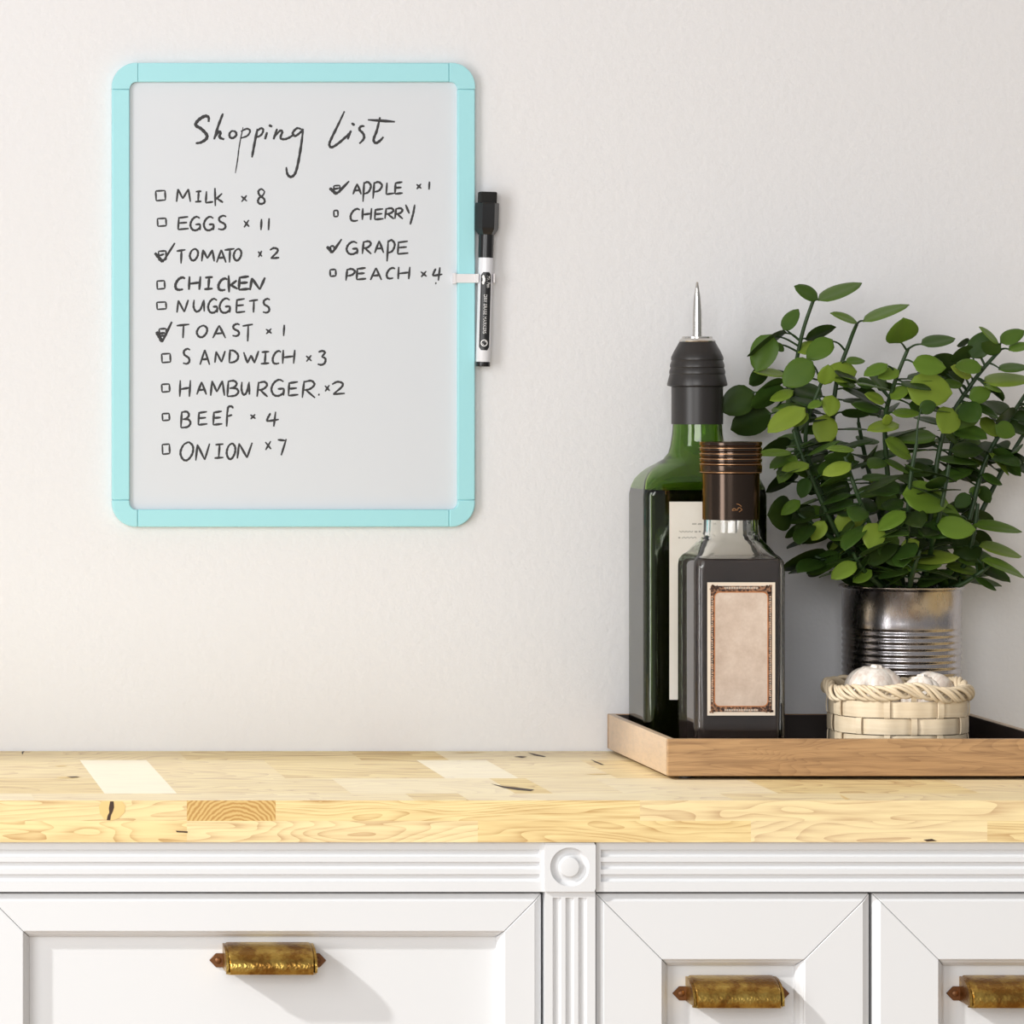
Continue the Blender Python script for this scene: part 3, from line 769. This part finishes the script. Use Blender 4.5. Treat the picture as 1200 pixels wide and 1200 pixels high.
m = MB(); m.lathe([e(395,11.5), e(391,10.6), e(368,10.4), e(350,8.2), e(338,4.6), e(331,2.6), e(330.4,1.6)], n=28)
for i, (x, y, z) in enumerate(m.v): pass
m.build('pourer_spout', steel_m, pour, smooth=40)
LF = BYc-HD-.0004
lx0, lx1, lz0, lz1 = PX(784.5, LF)-BX, .041, PZ(820, LF)-TF, PZ(588, LF)-TF
m = MB(); m.box(lx0, lx1, LF-BYc, -HD+.0002, lz0, lz1); lb = m.build('label', pap_m, tb)
m = MB()
for (xa, xb, yy) in ((811,816,614), (818,822,614), (796,812,623), (814,817,623), (819,821,623), (795,797,630), (799,816,630)):
    q = [(PX(xa+(xb-xa)*i/12, LF)-BX, LF-BYc-.0001, PZ(yy+.9*math.sin(i*2.1+xa), LF)-TF) for i in range(13)]
    m.tube(q, .0004, n=6, ysc=.3, flat=(0,1,0))
m.build('printed_lines', grey_ink, lb)

# square clear bottle with dark vinegar
SX, SYc = .8345, 3.7985
sb = thing('vinegar_bottle', 'square clear bottle of dark vinegar with an ornate blank label, front of the tray', 'bottle', (SX, SYc, TF))
hw = .0402
def sz(y): return PZ(y, SYc)-TF
sec = [(0,hw-.004,hw-.004,.009), (.0015,hw-.0012,hw-.0012,.010), (.004,hw,hw,.0075), (.09,hw,hw,.0075), (.174,hw,hw,.0075), (.1795,hw-.0006,hw-.0006,.008), (.1835,hw-.0028,hw-.0028,.010), (.1865,hw-.0062,hw-.0062,.012), (.1925,.0305,.0305,.017), (.1975,.0268,.0268,.021), (.2015,.0250,.0250,.0235), (.206,.0243,.0243,.0243), (.2165,.0240,.0240,.0240), (.232,.0236,.0236,.0236)]
inn = glass('glass_body', sec, .0052, .011, clr_m, sb)
liquid(inn, .1815, liq2_m, sb)
m = MB(); e = lambda y, w: (w/2*SYc/F, sz(y))
pr1 = [e(608.8,64), e(608.8,65.5), e(555,66), e(554,70)]
pr1 += [e(551,71.6), e(545.5,71.6), e(543.6,69.0)]
for yy in (537, 531, 524.5):
    pr1 += [e(yy+5.0,69.0), e(yy+3.6,71.6), e(yy+.8,71.6), e(yy,69.2)]
pr1 += [e(522.5,70), e(521.5,71.8), e(518.5,72), e(517.6,70.6), e(517.4,50)]
m.lathe(pr1, n=64)
scap = m.build('screw_cap', brz_m, sb, smooth=30)
m = MB()
for yy, w in ((553.2,71.2), (543.6,71.6), (537.6,71.6), (531.5,71.6), (524.8,71.8)):
    r, z = e(yy, w); m.lathe([(r-.0006, z-.00035), (r+.0002, z-.0002), (r+.0002, z+.0002), (r-.0006, z+.00035)], n=64)
m.build('cap_ring', cop_m, scap, smooth=40)
m = MB(); cr = e(600, 65.9)[0]+.0001
def oncap(px, py):
    x = PX(px, SYc-cr)-SX; x = max(-cr*.98, min(cr*.98, x)); return (x, -math.sqrt(cr*cr-x*x), PZ(py, SYc-cr)-TF)
for pts, r in ((((863,590.5),(866,591.2),(869,593.5)), .00028), (((858,597.8),(860.5,595.8),(863,597.4)), .00028), (((864,596.6),(866.5,594.8),(869.5,596.8)), .00026), (((866,600),(870,597.2)), .00024), (((858,598.6),(865,597.6)), .0002)):
    m.tube([oncap(*p) for p in smooth_path(pts, 5)], r, n=6)
m.build('emblem', cop_m, scap)
LF = SYc-hw-.0004
def lx(p): return PX(p, LF)-SX
def lz(p): return PZ(p, LF)-TF
y_ = LF-SYc
m = MB(); m.box(lx(829), lx(908.4), y_, -hw+.0002, lz(838.5), lz(682.5)); lb = m.build('label', edge_m, sb)
m = MB()
# ornamental band: outer rectangle with scalloped edge, studs, and an orange inner line round a rounded panel
xo0, xo1, zo0, zo1 = lx(832.2), lx(905), lz(834.8), lz(686.0)
xi0, xi1, zi0, zi1 = lx(837.4), lx(899.6), lz(827.6), lz(694.0)
y1_ = y_-.00025
def frame_band(m, o4, i4, ri, y, yb2, ro=.0005):
    a = rrect2(*o4, ro); b_ = rrect2(*i4, ri); n = len(a)
    m.loft([[(x, yb2, z) for x, z in a], [(x, y, z) for x, z in a], [(x, y, z) for x, z in b_], [(x, yb2, z) for x, z in b_]], False, False)
frame_band(m, (xo0+.0004, xo1-.0004, zo0+.0004, zo1-.0004), (xi0-.0002, xi1+.0002, zi0-.0002, zi1+.0002), .005, y1_, y_+.0001)
random.seed(3)
def dot(x, z, r):
    m.add([(x+r*math.cos(2*PI*j/8), y1_-.00008, z+r*math.sin(2*PI*j/8)) for j in range(8)]+[(x+r*math.cos(2*PI*j/8), y_, z+r*math.sin(2*PI*j/8)) for j in range(8)], [tuple(range(8))]+[(j, (j+1) % 8, (j+1) % 8+8, j+8) for j in range(8)])
for cx_, cz_, ddx, ddz in ((xo0,zo1,1,-1),(xo1,zo1,-1,-1),(xo0,zo0,1,1),(xo1,zo0,-1,1)):
    for q in range(16):
        a, b_ = random.random()*.007, random.random()*.004
        if q % 2: a, b_ = b_, a
        dot(cx_+ddx*a, cz_+ddz*b_, .0005+.0006*random.random())
    for ang in range(3):
        pts = [(cx_+ddx*(.002+.0035*ang*.5+.0011*math.cos(t_)*(1-t_/14)), y1_-.0002, cz_+ddz*(.0018+.0010*math.sin(t_)*(1-t_/14))) for t_ in [k*.6 for k in range(16)]]
        m.tube(pts, .00022, n=5, ysc=.5, flat=(0,1,0))
m.build('ornamental_border', orn_m, lb)
m = MB(); yS = y1_-.00006
nst = 46
for i in range(nst):
    z = zo0+.010+(zo1-zo0-.020)*i/(nst-1)
    for x in (xo0+.0016, xo1-.0019):
        m.box(x-.00042, x+.00042, yS, y1_+.00004, z-.0005, z+.0005)
for i in range(26):
    x = xo0+.013+(xo1-xo0-.026)*i/25
    for z in (zo1-.0022, zo0+.0020):
        m.box(x-.00028, x+.00028, yS, y1_+.00004, z-.0009, z+.0009)
m.build('border_studs', edge_m, lb)
m = MB(); frame_band(m, (xi0-.0005, xi1+.0005, zi0-.0005, zi1+.0005), (xi0+.0003, xi1-.0003, zi0+.0003, zi1-.0003), .0042, y1_-.00004, y_, .0048); m.build('inner_line', orb_m, lb)
m = MB(); m.prism(rrect2(xi0, xi1, zi0, zi1, .0045), y_-.00012, y_+.0001); m.build('blank_panel', old_m, lb)

# ------------------------------------------------------------------ potted plant in a tin can
CX_, CYc, CR = 1.0178, 3.9195, .0548
pl = thing('potted_plant', 'bushy green plant with fleshy round leaves growing in an old tin can', 'plant', (CX_, CYc, TF))
ch = PZ(688, CYc-.05)-TF
zcy = lambda y: PZ(y, CYc-CR)-TF
prof_c = [(CR-.003, 0), (CR-.0005, .0006), (CR+.0006, .003), (CR-.0012, .005), (CR-.0012, .02)]
z_a, z_b = zcy(806), zcy(738)
nr = 9
for i in range(nr*8+1):
    z = z_a+(z_b-z_a)*i/(nr*8); prof_c.append((CR-.0012-.0010*(.5-.5*math.cos(2*PI*i/8)), z))
prof_c += [(CR-.0012, zcy(732)), (CR-.0012, ch-.0045), (CR-.0004, ch-.0038), (CR+.0018, ch-.0027), (CR+.0020, ch-.0010), (CR+.0004, ch), (CR-.0010, ch-.0004), (CR-.0018, ch-.002), (CR-.0020, ch-.012), (CR-.0022, ch-.03)]
m = MB(); m.lathe(prof_c, n=96, cap1=False); can = m.build('tin_can', tin_m, pl, smooth=60)
m = MB(); m.lathe([(CR-.0021, ch-.018), (CR-.0021, ch-.012), (.03, ch-.010), (.002, ch-.009)], n=40,); m.build('soil', soil_m, pl, smooth=60)

def leaf(m, base, d, up, length, width, curl, fold, tn):
    """thin solid leaf from base along d"""
    d = d.normalized(); side = d.cross(up)
    if side.length < 1e-4: side = d.orthogonal()
    side.normalize(); nrm = side.cross(d).normalized()
    nu, nv = 8, 4
    top = []; bot = []
    for i in range(nu+1):
        t = i/nu
        wprof = width/2*(math.sin(PI*min(1, t**.86))**.58)*(1-.06*t)+.0003
        for j in range(-nv, nv+1):
            q = j/nv
            w_ = q*wprof
            zoff = -curl*length*t*t+fold*abs(w_)*(.9)-.16*abs(q)**3*wprof*.5
            p = base+d*(length*t)+side*w_+nrm*zoff
            top.append(p+nrm*.00045*(1-abs(q)**4)); bot.append(p-nrm*.00045*(1-abs(q)**4)-nrm*.0001)
    nc = 2*nv+1; off = len(top); fs = []
    for i in range(nu):
        for j in range(nc-1):
            a = i*nc+j; fs.append((a, a+1, a+nc+1, a+nc)); b_ = a+off; fs.append((b_+nc, b_+nc+1, b_+1, b_))
        a = i*nc; fs.append((a+off, a, a+nc, a+nc+off)); a = i*nc+nc-1; fs.append((a, a+off, a+nc+off, a+nc))
    fs.append(tuple(range(nc))+tuple(reversed([off+j for j in range(nc)]))); k0 = nu*nc
    fs.append(tuple(reversed(range(k0, k0+nc)))+tuple(off+k0+j for j in range(nc)))
    m.c = tn; m.add(top+bot, fs)
    return nrm

rnd = random.Random(21)
stems = [
 ([(1030,700,3.93),(985,630,3.93),(945,540,3.93),(929,470,3.92),(938,400,3.90),(953,352,3.89)], .030),
 ([(1045,700,3.92),(1005,610,3.92),(978,520,3.91),(980,450,3.90),(996,400,3.89),(1004,380,3.88)], .028),
 ([(1060,700,3.92),(1045,600,3.90),(1037,500,3.88),(1048,450,3.86),(1064,409,3.85)], .032),
 ([(1085,700,3.92),(1090,610,3.90),(1105,510,3.89),(1140,448,3.88),(1172,410,3.88)], .032),
 ([(1105,700,3.92),(1132,620,3.91),(1155,540,3.91),(1190,480,3.91),(1225,430,3.91)], .032),
 ([(1040,700,3.90),(990,640,3.87),(955,570,3.86),(938,530,3.86),(930,505,3.86)], .030),
 ([(1035,700,3.92),(985,625,3.91),(950,545,3.90),(945,500,3.89),(962,450,3.88)], .028),
 ([(1045,700,3.90),(1000,650,3.88),(960,620,3.87),(935,602,3.87)], .030),
 ([(1035,700,3.91),(1000,672,3.89),(975,660,3.88),(955,652,3.88)], .030),
 ([(1070,700,3.88),(1064,630,3.84),(1066,570,3.82),(1074,520,3.82)], .032),
 ([(1085,700,3.88),(1092,640,3.84),(1104,590,3.82),(1112,545,3.82)], .034),
 ([(1050,700,3.88),(1030,640,3.85),(1005,580,3.83),(990,535,3.83)], .031),
 ([(1105,700,3.91),(1130,662,3.89),(1140,630,3.88),(1146,590,3.88)], .032),
 ([(1100,700,3.90),(1128,684,3.88),(1150,670,3.87),(1162,660,3.87)], .030),
 ([(1080,700,3.95),(1100,600,3.95),(1116,520,3.94),(1125,478,3.94)], .032),
 ([(1050,700,3.95),(1030,600,3.95),(1015,540,3.95),(1006,495,3.94)], .030),
 ([(1065,700,3.87),(1070,670,3.83),(1078,645,3.82)], .032),
 ([(1040,700,3.87),(1012,668,3.84),(1000,648,3.83)], .030),
 ([(1110,700,3.93),(1150,600,3.93),(1178,545,3.93),(1205,500,3.93)], .032),
]
# leaves drawn one by one: (base x, base y, tip x, tip y, seen width, tone: painted shade to light) in four sketch sheets
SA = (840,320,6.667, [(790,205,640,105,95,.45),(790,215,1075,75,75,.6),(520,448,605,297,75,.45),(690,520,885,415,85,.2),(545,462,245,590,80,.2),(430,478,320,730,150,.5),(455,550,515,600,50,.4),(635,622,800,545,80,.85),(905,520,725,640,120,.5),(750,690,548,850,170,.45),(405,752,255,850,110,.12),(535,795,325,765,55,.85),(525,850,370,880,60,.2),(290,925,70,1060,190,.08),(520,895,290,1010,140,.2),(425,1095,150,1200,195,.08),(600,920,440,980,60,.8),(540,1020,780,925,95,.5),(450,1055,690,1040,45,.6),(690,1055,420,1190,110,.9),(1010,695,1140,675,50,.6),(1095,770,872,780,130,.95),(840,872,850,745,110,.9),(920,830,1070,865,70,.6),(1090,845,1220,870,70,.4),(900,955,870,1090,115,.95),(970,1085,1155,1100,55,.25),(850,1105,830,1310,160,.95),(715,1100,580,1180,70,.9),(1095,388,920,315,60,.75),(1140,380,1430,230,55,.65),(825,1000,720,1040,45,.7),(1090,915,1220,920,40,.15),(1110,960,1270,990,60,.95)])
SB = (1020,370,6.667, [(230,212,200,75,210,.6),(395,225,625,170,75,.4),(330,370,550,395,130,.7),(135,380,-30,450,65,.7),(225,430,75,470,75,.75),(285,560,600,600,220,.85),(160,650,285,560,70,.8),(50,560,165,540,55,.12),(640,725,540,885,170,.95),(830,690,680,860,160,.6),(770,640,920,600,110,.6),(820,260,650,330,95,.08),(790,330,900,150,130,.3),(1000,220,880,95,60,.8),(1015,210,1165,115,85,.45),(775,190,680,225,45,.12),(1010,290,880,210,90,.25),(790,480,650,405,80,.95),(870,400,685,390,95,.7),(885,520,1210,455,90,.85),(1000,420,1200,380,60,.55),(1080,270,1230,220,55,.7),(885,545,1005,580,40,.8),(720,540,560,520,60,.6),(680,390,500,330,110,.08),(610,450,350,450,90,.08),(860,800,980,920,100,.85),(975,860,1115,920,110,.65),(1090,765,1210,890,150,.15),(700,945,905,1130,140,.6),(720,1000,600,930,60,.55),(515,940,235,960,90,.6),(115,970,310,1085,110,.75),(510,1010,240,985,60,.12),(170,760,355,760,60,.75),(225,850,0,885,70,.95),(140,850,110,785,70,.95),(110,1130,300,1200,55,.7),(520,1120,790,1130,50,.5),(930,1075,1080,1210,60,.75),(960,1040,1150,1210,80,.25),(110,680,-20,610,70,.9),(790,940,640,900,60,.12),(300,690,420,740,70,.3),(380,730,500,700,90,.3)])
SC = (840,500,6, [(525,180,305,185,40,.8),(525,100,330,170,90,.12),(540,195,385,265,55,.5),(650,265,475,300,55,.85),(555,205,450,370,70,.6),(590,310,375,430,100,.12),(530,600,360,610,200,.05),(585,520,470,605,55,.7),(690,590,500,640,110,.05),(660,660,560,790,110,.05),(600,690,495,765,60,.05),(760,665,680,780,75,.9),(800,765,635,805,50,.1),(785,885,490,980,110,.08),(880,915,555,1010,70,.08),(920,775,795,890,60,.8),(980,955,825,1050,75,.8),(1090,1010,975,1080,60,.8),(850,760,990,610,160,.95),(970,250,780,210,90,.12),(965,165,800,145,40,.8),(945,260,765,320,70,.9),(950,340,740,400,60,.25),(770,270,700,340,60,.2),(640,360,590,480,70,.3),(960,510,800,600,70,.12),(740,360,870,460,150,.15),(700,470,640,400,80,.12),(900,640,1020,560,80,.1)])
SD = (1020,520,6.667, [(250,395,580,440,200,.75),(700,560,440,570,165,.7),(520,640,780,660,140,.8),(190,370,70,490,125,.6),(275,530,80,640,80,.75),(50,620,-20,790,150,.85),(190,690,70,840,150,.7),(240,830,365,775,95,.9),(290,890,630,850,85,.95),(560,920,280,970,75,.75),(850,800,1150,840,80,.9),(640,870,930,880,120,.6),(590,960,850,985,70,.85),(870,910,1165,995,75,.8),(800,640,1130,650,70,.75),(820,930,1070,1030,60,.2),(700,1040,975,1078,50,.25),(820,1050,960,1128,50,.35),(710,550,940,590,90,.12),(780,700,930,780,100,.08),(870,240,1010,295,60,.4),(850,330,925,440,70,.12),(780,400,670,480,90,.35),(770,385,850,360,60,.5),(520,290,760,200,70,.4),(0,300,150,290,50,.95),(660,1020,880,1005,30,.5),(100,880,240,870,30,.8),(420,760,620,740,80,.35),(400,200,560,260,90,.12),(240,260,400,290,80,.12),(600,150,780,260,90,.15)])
curves_ = []
for path, ls in stems:
    path = [(1061+(path[0][0]-1061)*.85, 697, min(3.945, max(3.897, path[0][2])))]+path[1:]
    q = [Vector(p) for p in smooth_path([(PX(x, Y)-CX_, Y-CYc, PZ(y, Y)-TF) for x, y, Y in path], 10)]
    curves_.append(q)
meshes = [(MB(), MB()) for _ in stems]
for (st_, lm), q in zip(meshes, curves_):
    n_ = len(q); st_.tube(q, [.0027-.0010*i/(n_-1) for i in range(n_)], n=8)
def to_px(p): Y = p.y+CYc; return ((p.x+CX_)*F/Y+VX, (CAMZ-p.z-TF)*F/Y+VY)
cpx = [[to_px(p) for p in q] for q in curves_]
for x0, y0, sc, sheet in (SA, SB, SC, SD):
    for bx_, by_, tx_, ty_, w_, tn in sheet:
        ax, ay, ex, ey, w_ = x0+bx_/sc, y0+by_/sc, x0+tx_/sc, y0+ty_/sc, w_/sc
        # nearest shoot, preferring a point a little below the leaf
        best = min(((math.hypot(ax-X_, (ay-Y_)*.8+4)+(6 if tn > .55 and curves_[k][i].y > .0 else 0)+(6 if tn < .2 and curves_[k][i].y < -.03 else 0), k, i) for k, c in enumerate(cpx) for i, (X_, Y_) in enumerate(c) if i > 6))
        _, k, i = best; sp_ = curves_[k][i]
        Y = sp_.y+CYc+(-.012 if tn > .5 else .010 if tn < .2 else 0)+rnd.uniform(-.010, .008)
        Y = min(Y, 3.968)
        b0 = Vector((PX(ax, Y)-CX_, Y-CYc, PZ(ay, Y)-TF)); e0 = Vector((PX(ex, Y)-CX_, Y-CYc, PZ(ey, Y)-TF))
        v_ = e0-b0; pl_ = v_.length; vh = v_.normalized(); wm = w_*Y/F
        N0 = Vector((0,-1,0)); ev = vh.cross(N0); ev = ev if ev.z >= 0 else -ev
        if abs(ev.z) < .15: ev = ev if ev.x < 0 else -ev
        if wm <= .68*pl_:
            ct = min(1, max(.16, wm/(.68*pl_))); st2 = math.sqrt(1-ct*ct)
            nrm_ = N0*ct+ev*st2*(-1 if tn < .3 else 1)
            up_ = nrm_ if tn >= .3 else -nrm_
            ln = pl_; wd = .68*pl_; d_ = vh+Vector((0, rnd.uniform(-.18, .10), 0))
        else:
            ln = max(pl_, wm/.74); a_ = pl_/ln; b_ = math.sqrt(max(0, 1-a_*a_)); d_ = vh*a_+N0*b_; up_ = vh*-b_+N0*a_; wd = wm
        pm = meshes[k][0]
        mid = sp_.lerp(b0, .55)+Vector((0,0,.0015))
        pm.tube(smooth_path([tuple(sp_), tuple(mid), tuple(b0+d_.normalized()*.002)], 4), [.0012, .0011, .0010, .0010, .0009, .0009, .0008, .0008, .0008], n=6)
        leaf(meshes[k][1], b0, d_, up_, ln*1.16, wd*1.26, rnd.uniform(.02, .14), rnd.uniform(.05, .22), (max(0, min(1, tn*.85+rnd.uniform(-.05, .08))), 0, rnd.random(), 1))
# inner growth: opposite pairs lower on every shoot, inner shade painted as dark tone
for (st_, lm), q, (path, ls) in zip(meshes, curves_, stems):
    n_ = len(q); az0 = rnd.random()*PI; npair = max(2, round(sum((b_-a).length for a, b_ in zip(q, q[1:]))/.022))
    for k in range(npair):
        f = .16+.62*k/max(1, npair-1); i = min(n_-2, int(f*(n_-1))); p = q[i]; tdir = (q[i+1]-q[i]).normalized()
        for h in (0, 1):
            az = az0+k*(PI/2+rnd.uniform(-.25, .25))+h*PI+rnd.uniform(-.3, .3)
            ref = Vector((math.cos(az), math.sin(az)*.8+.12, 0)); a = (ref-tdir*ref.dot(tdir)).normalized()
            d_ = (a+tdir*rnd.uniform(.05, .4)+Vector((0,0,rnd.uniform(-.3,.15)))).normalized()
            ln = ls*1.1*rnd.uniform(.75, 1.1); b0 = p+d_*rnd.uniform(.005, .011); e0 = b0+d_*ln
            if e0.y+CYc > WALL-.014: d_ = Vector((d_.x, -abs(d_.y)*.6, d_.z)).normalized(); b0 = p+d_*.007; e0 = b0+d_*ln
            if min(b0.z, e0.z) < ch+.008: d_ = (d_+Vector((0,0,(ch+.014-min(b0.z, e0.z))/ln))).normalized(); b0 = p+d_*.007; e0 = b0+d_*ln
            X_, Y_ = to_px(e0)
            if X_ < 905 or Y_ < 420 or (X_ > 1135 and Y_ > 560): continue
            up_ = Vector((rnd.uniform(-.6, .3), rnd.uniform(-.5, .1), rnd.uniform(.5, 1.0)))
            st_.tube([p, p.lerp(b0, .5)+Vector((0,0,.0006)), b0+d_*.002], [.0011,.0009,.0008], n=6)
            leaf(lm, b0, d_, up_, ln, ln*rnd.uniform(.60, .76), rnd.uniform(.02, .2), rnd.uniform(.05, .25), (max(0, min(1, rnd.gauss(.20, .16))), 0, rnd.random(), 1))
for st_, lm in meshes:
    so = st_.build('stem', stem_m, pl, smooth=60)
    lm.build('foliage', leaf_m, so, smooth=70, recalc=True)

# ------------------------------------------------------------------ basket with garlic
GX, GY_ = .9812, 3.7925
bk = thing('basket', 'small woven bamboo basket holding garlic, front of the tin can', 'basket', (GX, GY_, TF))
BR = .0590
def bpt(a, r, z):                        # slightly squared round plan
    n_ = 2.7; c, s_ = math.cos(a), math.sin(a)
    k = (abs(c)**n_+abs(s_)**n_)**(-1/n_)
    return Vector((k*r*c, k*r*s_*.98, z))
NS = 16; bandz = [(.0005, .0138), (.0146, .0284), (.0293, .0432), (.0441, .0582)]
m = MB(); NA = 192
def vis(j, k): return (j+k) % 2 == 0
for k, (za, zb) in enumerate(bandz):
    rows_ = []
    for i in range(NA):
        a = 2*PI*i/NA; s_ = a/(2*PI)*NS; j = int(round(s_)) % NS; dd = abs(s_-round(s_))
        bump_ = max(0, 1-(dd/.30)**2)
        rr_ = BR*(.955+.03*(k+.5)/4)+(-.0016*bump_ if vis(j, k) else .0010*math.cos(PI*dd)**2)
        rows_.append([bpt(a, rr_+o1, z) for o1, z in ((.0005, za), (.0007, (za+zb)/2), (.0005, zb), (-.0005, zb), (-.0005, za))])
    rows_.append(rows_[0]); m.loft(rows_, False, False)
m.c = (1,1,1,1)
for j in range(NS):
    a = 2*PI*j/NS; pts = []
    for k, (za, zb) in enumerate(bandz):
        base_r = BR*(.955+.03*(k+.5)/4)
        o1 = .0016 if vis(j, k) else -.0022
        pts += [(base_r+o1*.6, za), (base_r+o1, (za+zb)/2), (base_r+o1*.6, zb)]
    pts.append((BR*.985, .064)); pts = smooth_path(pts, 3)
    da = .042
    rings = []
    for r, z in pts: rings.append([bpt(a-da, r+.0005, z), bpt(a+da, r+.0005, z), bpt(a+da, r-.0005, z), bpt(a-da, r-.0005, z)])
    m.loft(rings)
m.build('woven_wall', bask_m, bk, smooth=35)
m = MB()
RZ = .0655
for s_ in range(7):
    pts = []; jt = random.Random(40+s_); j1, j2, j3 = jt.random()*6, jt.random()*6, jt.uniform(-.0006, .0010)
    for i in range(241):
        a = 2*PI*i/240; ph = -a*9+s_*2*PI/7+.35*math.sin(a*5+j1)
        w_ = .0022*math.sin(a*3+.4)+.0015*math.sin(a*7)
        pts.append(bpt(a, BR*1.0+j3+.0030*math.cos(ph)+.0006*math.sin(a*11+j2), RZ+w_*.8+.0056*math.sin(ph)))
    m.tube(pts, .0018, n=7)
m.build('braided_rim', bask_m, bk, smooth=60)
m = MB(); m.loft([[bpt(2*PI*i/64, BR*.90, z) for i in range(64)] for z in (.035, .038)]); m.build('base', bask_m, bk)
def garlic(x, y, z, R, h, tilt, seed, label):
    rg_ = random.Random(seed)
    t = thing('garlic_bulb', label, 'garlic', (x, y, z), 'garlic in the basket'); t.rotation_euler = tilt
    lob = 6; ph = rg_.random()*6
    prof_ = []
    for i in range(19):
        ph_ = math.radians(-72+i*(158/18)); f = (math.sin(ph_)-math.sin(math.radians(-72)))/(math.sin(math.radians(86))-math.sin(math.radians(-72)))
        prof_.append((R*max(.02, math.cos(ph_))**.72+(.003 if i > 16 else 0), h*f*.97))
    def rf(a, z):
        f = z/h; k = .27*math.sin(PI*min(1, .12+f*.86))
        return 1-k*(1-abs(math.cos((a+ph)*lob/2))**.55)+.03*math.sin(a*2+ph)
    m = MB(); m.lathe(prof_, n=84, rf=rf)
    b_ = m.build('bulb', gar_m, t, smooth=60)
    m = MB(); m.lathe([(.0062, h*.945), (.0046, h*.985), (.0040, h*1.025), (.0022, h*1.03)], n=18, rf=lambda a, z: 1+.18*math.sin(a*5)); m.build('neck', gar_m, t, smooth=50)
    return t
gz = TF+.0382
garlic(GX-.0205, GY_+.008, gz+.0045, .0275, .043, (.10, .05, .3), 1, 'largest garlic bulb, at the left of the basket')
garlic(GX+.0270, GY_+.014, gz+.0085, .0225, .036, (.30, .75, 1.1), 2, 'garlic bulb lying at the back right of the basket')
garlic(GX+.0150, GY_-.0250, gz+.0008, .0180, .040, (.10, .12, 2.0), 3, 'low garlic bulb at the front of the basket rim')
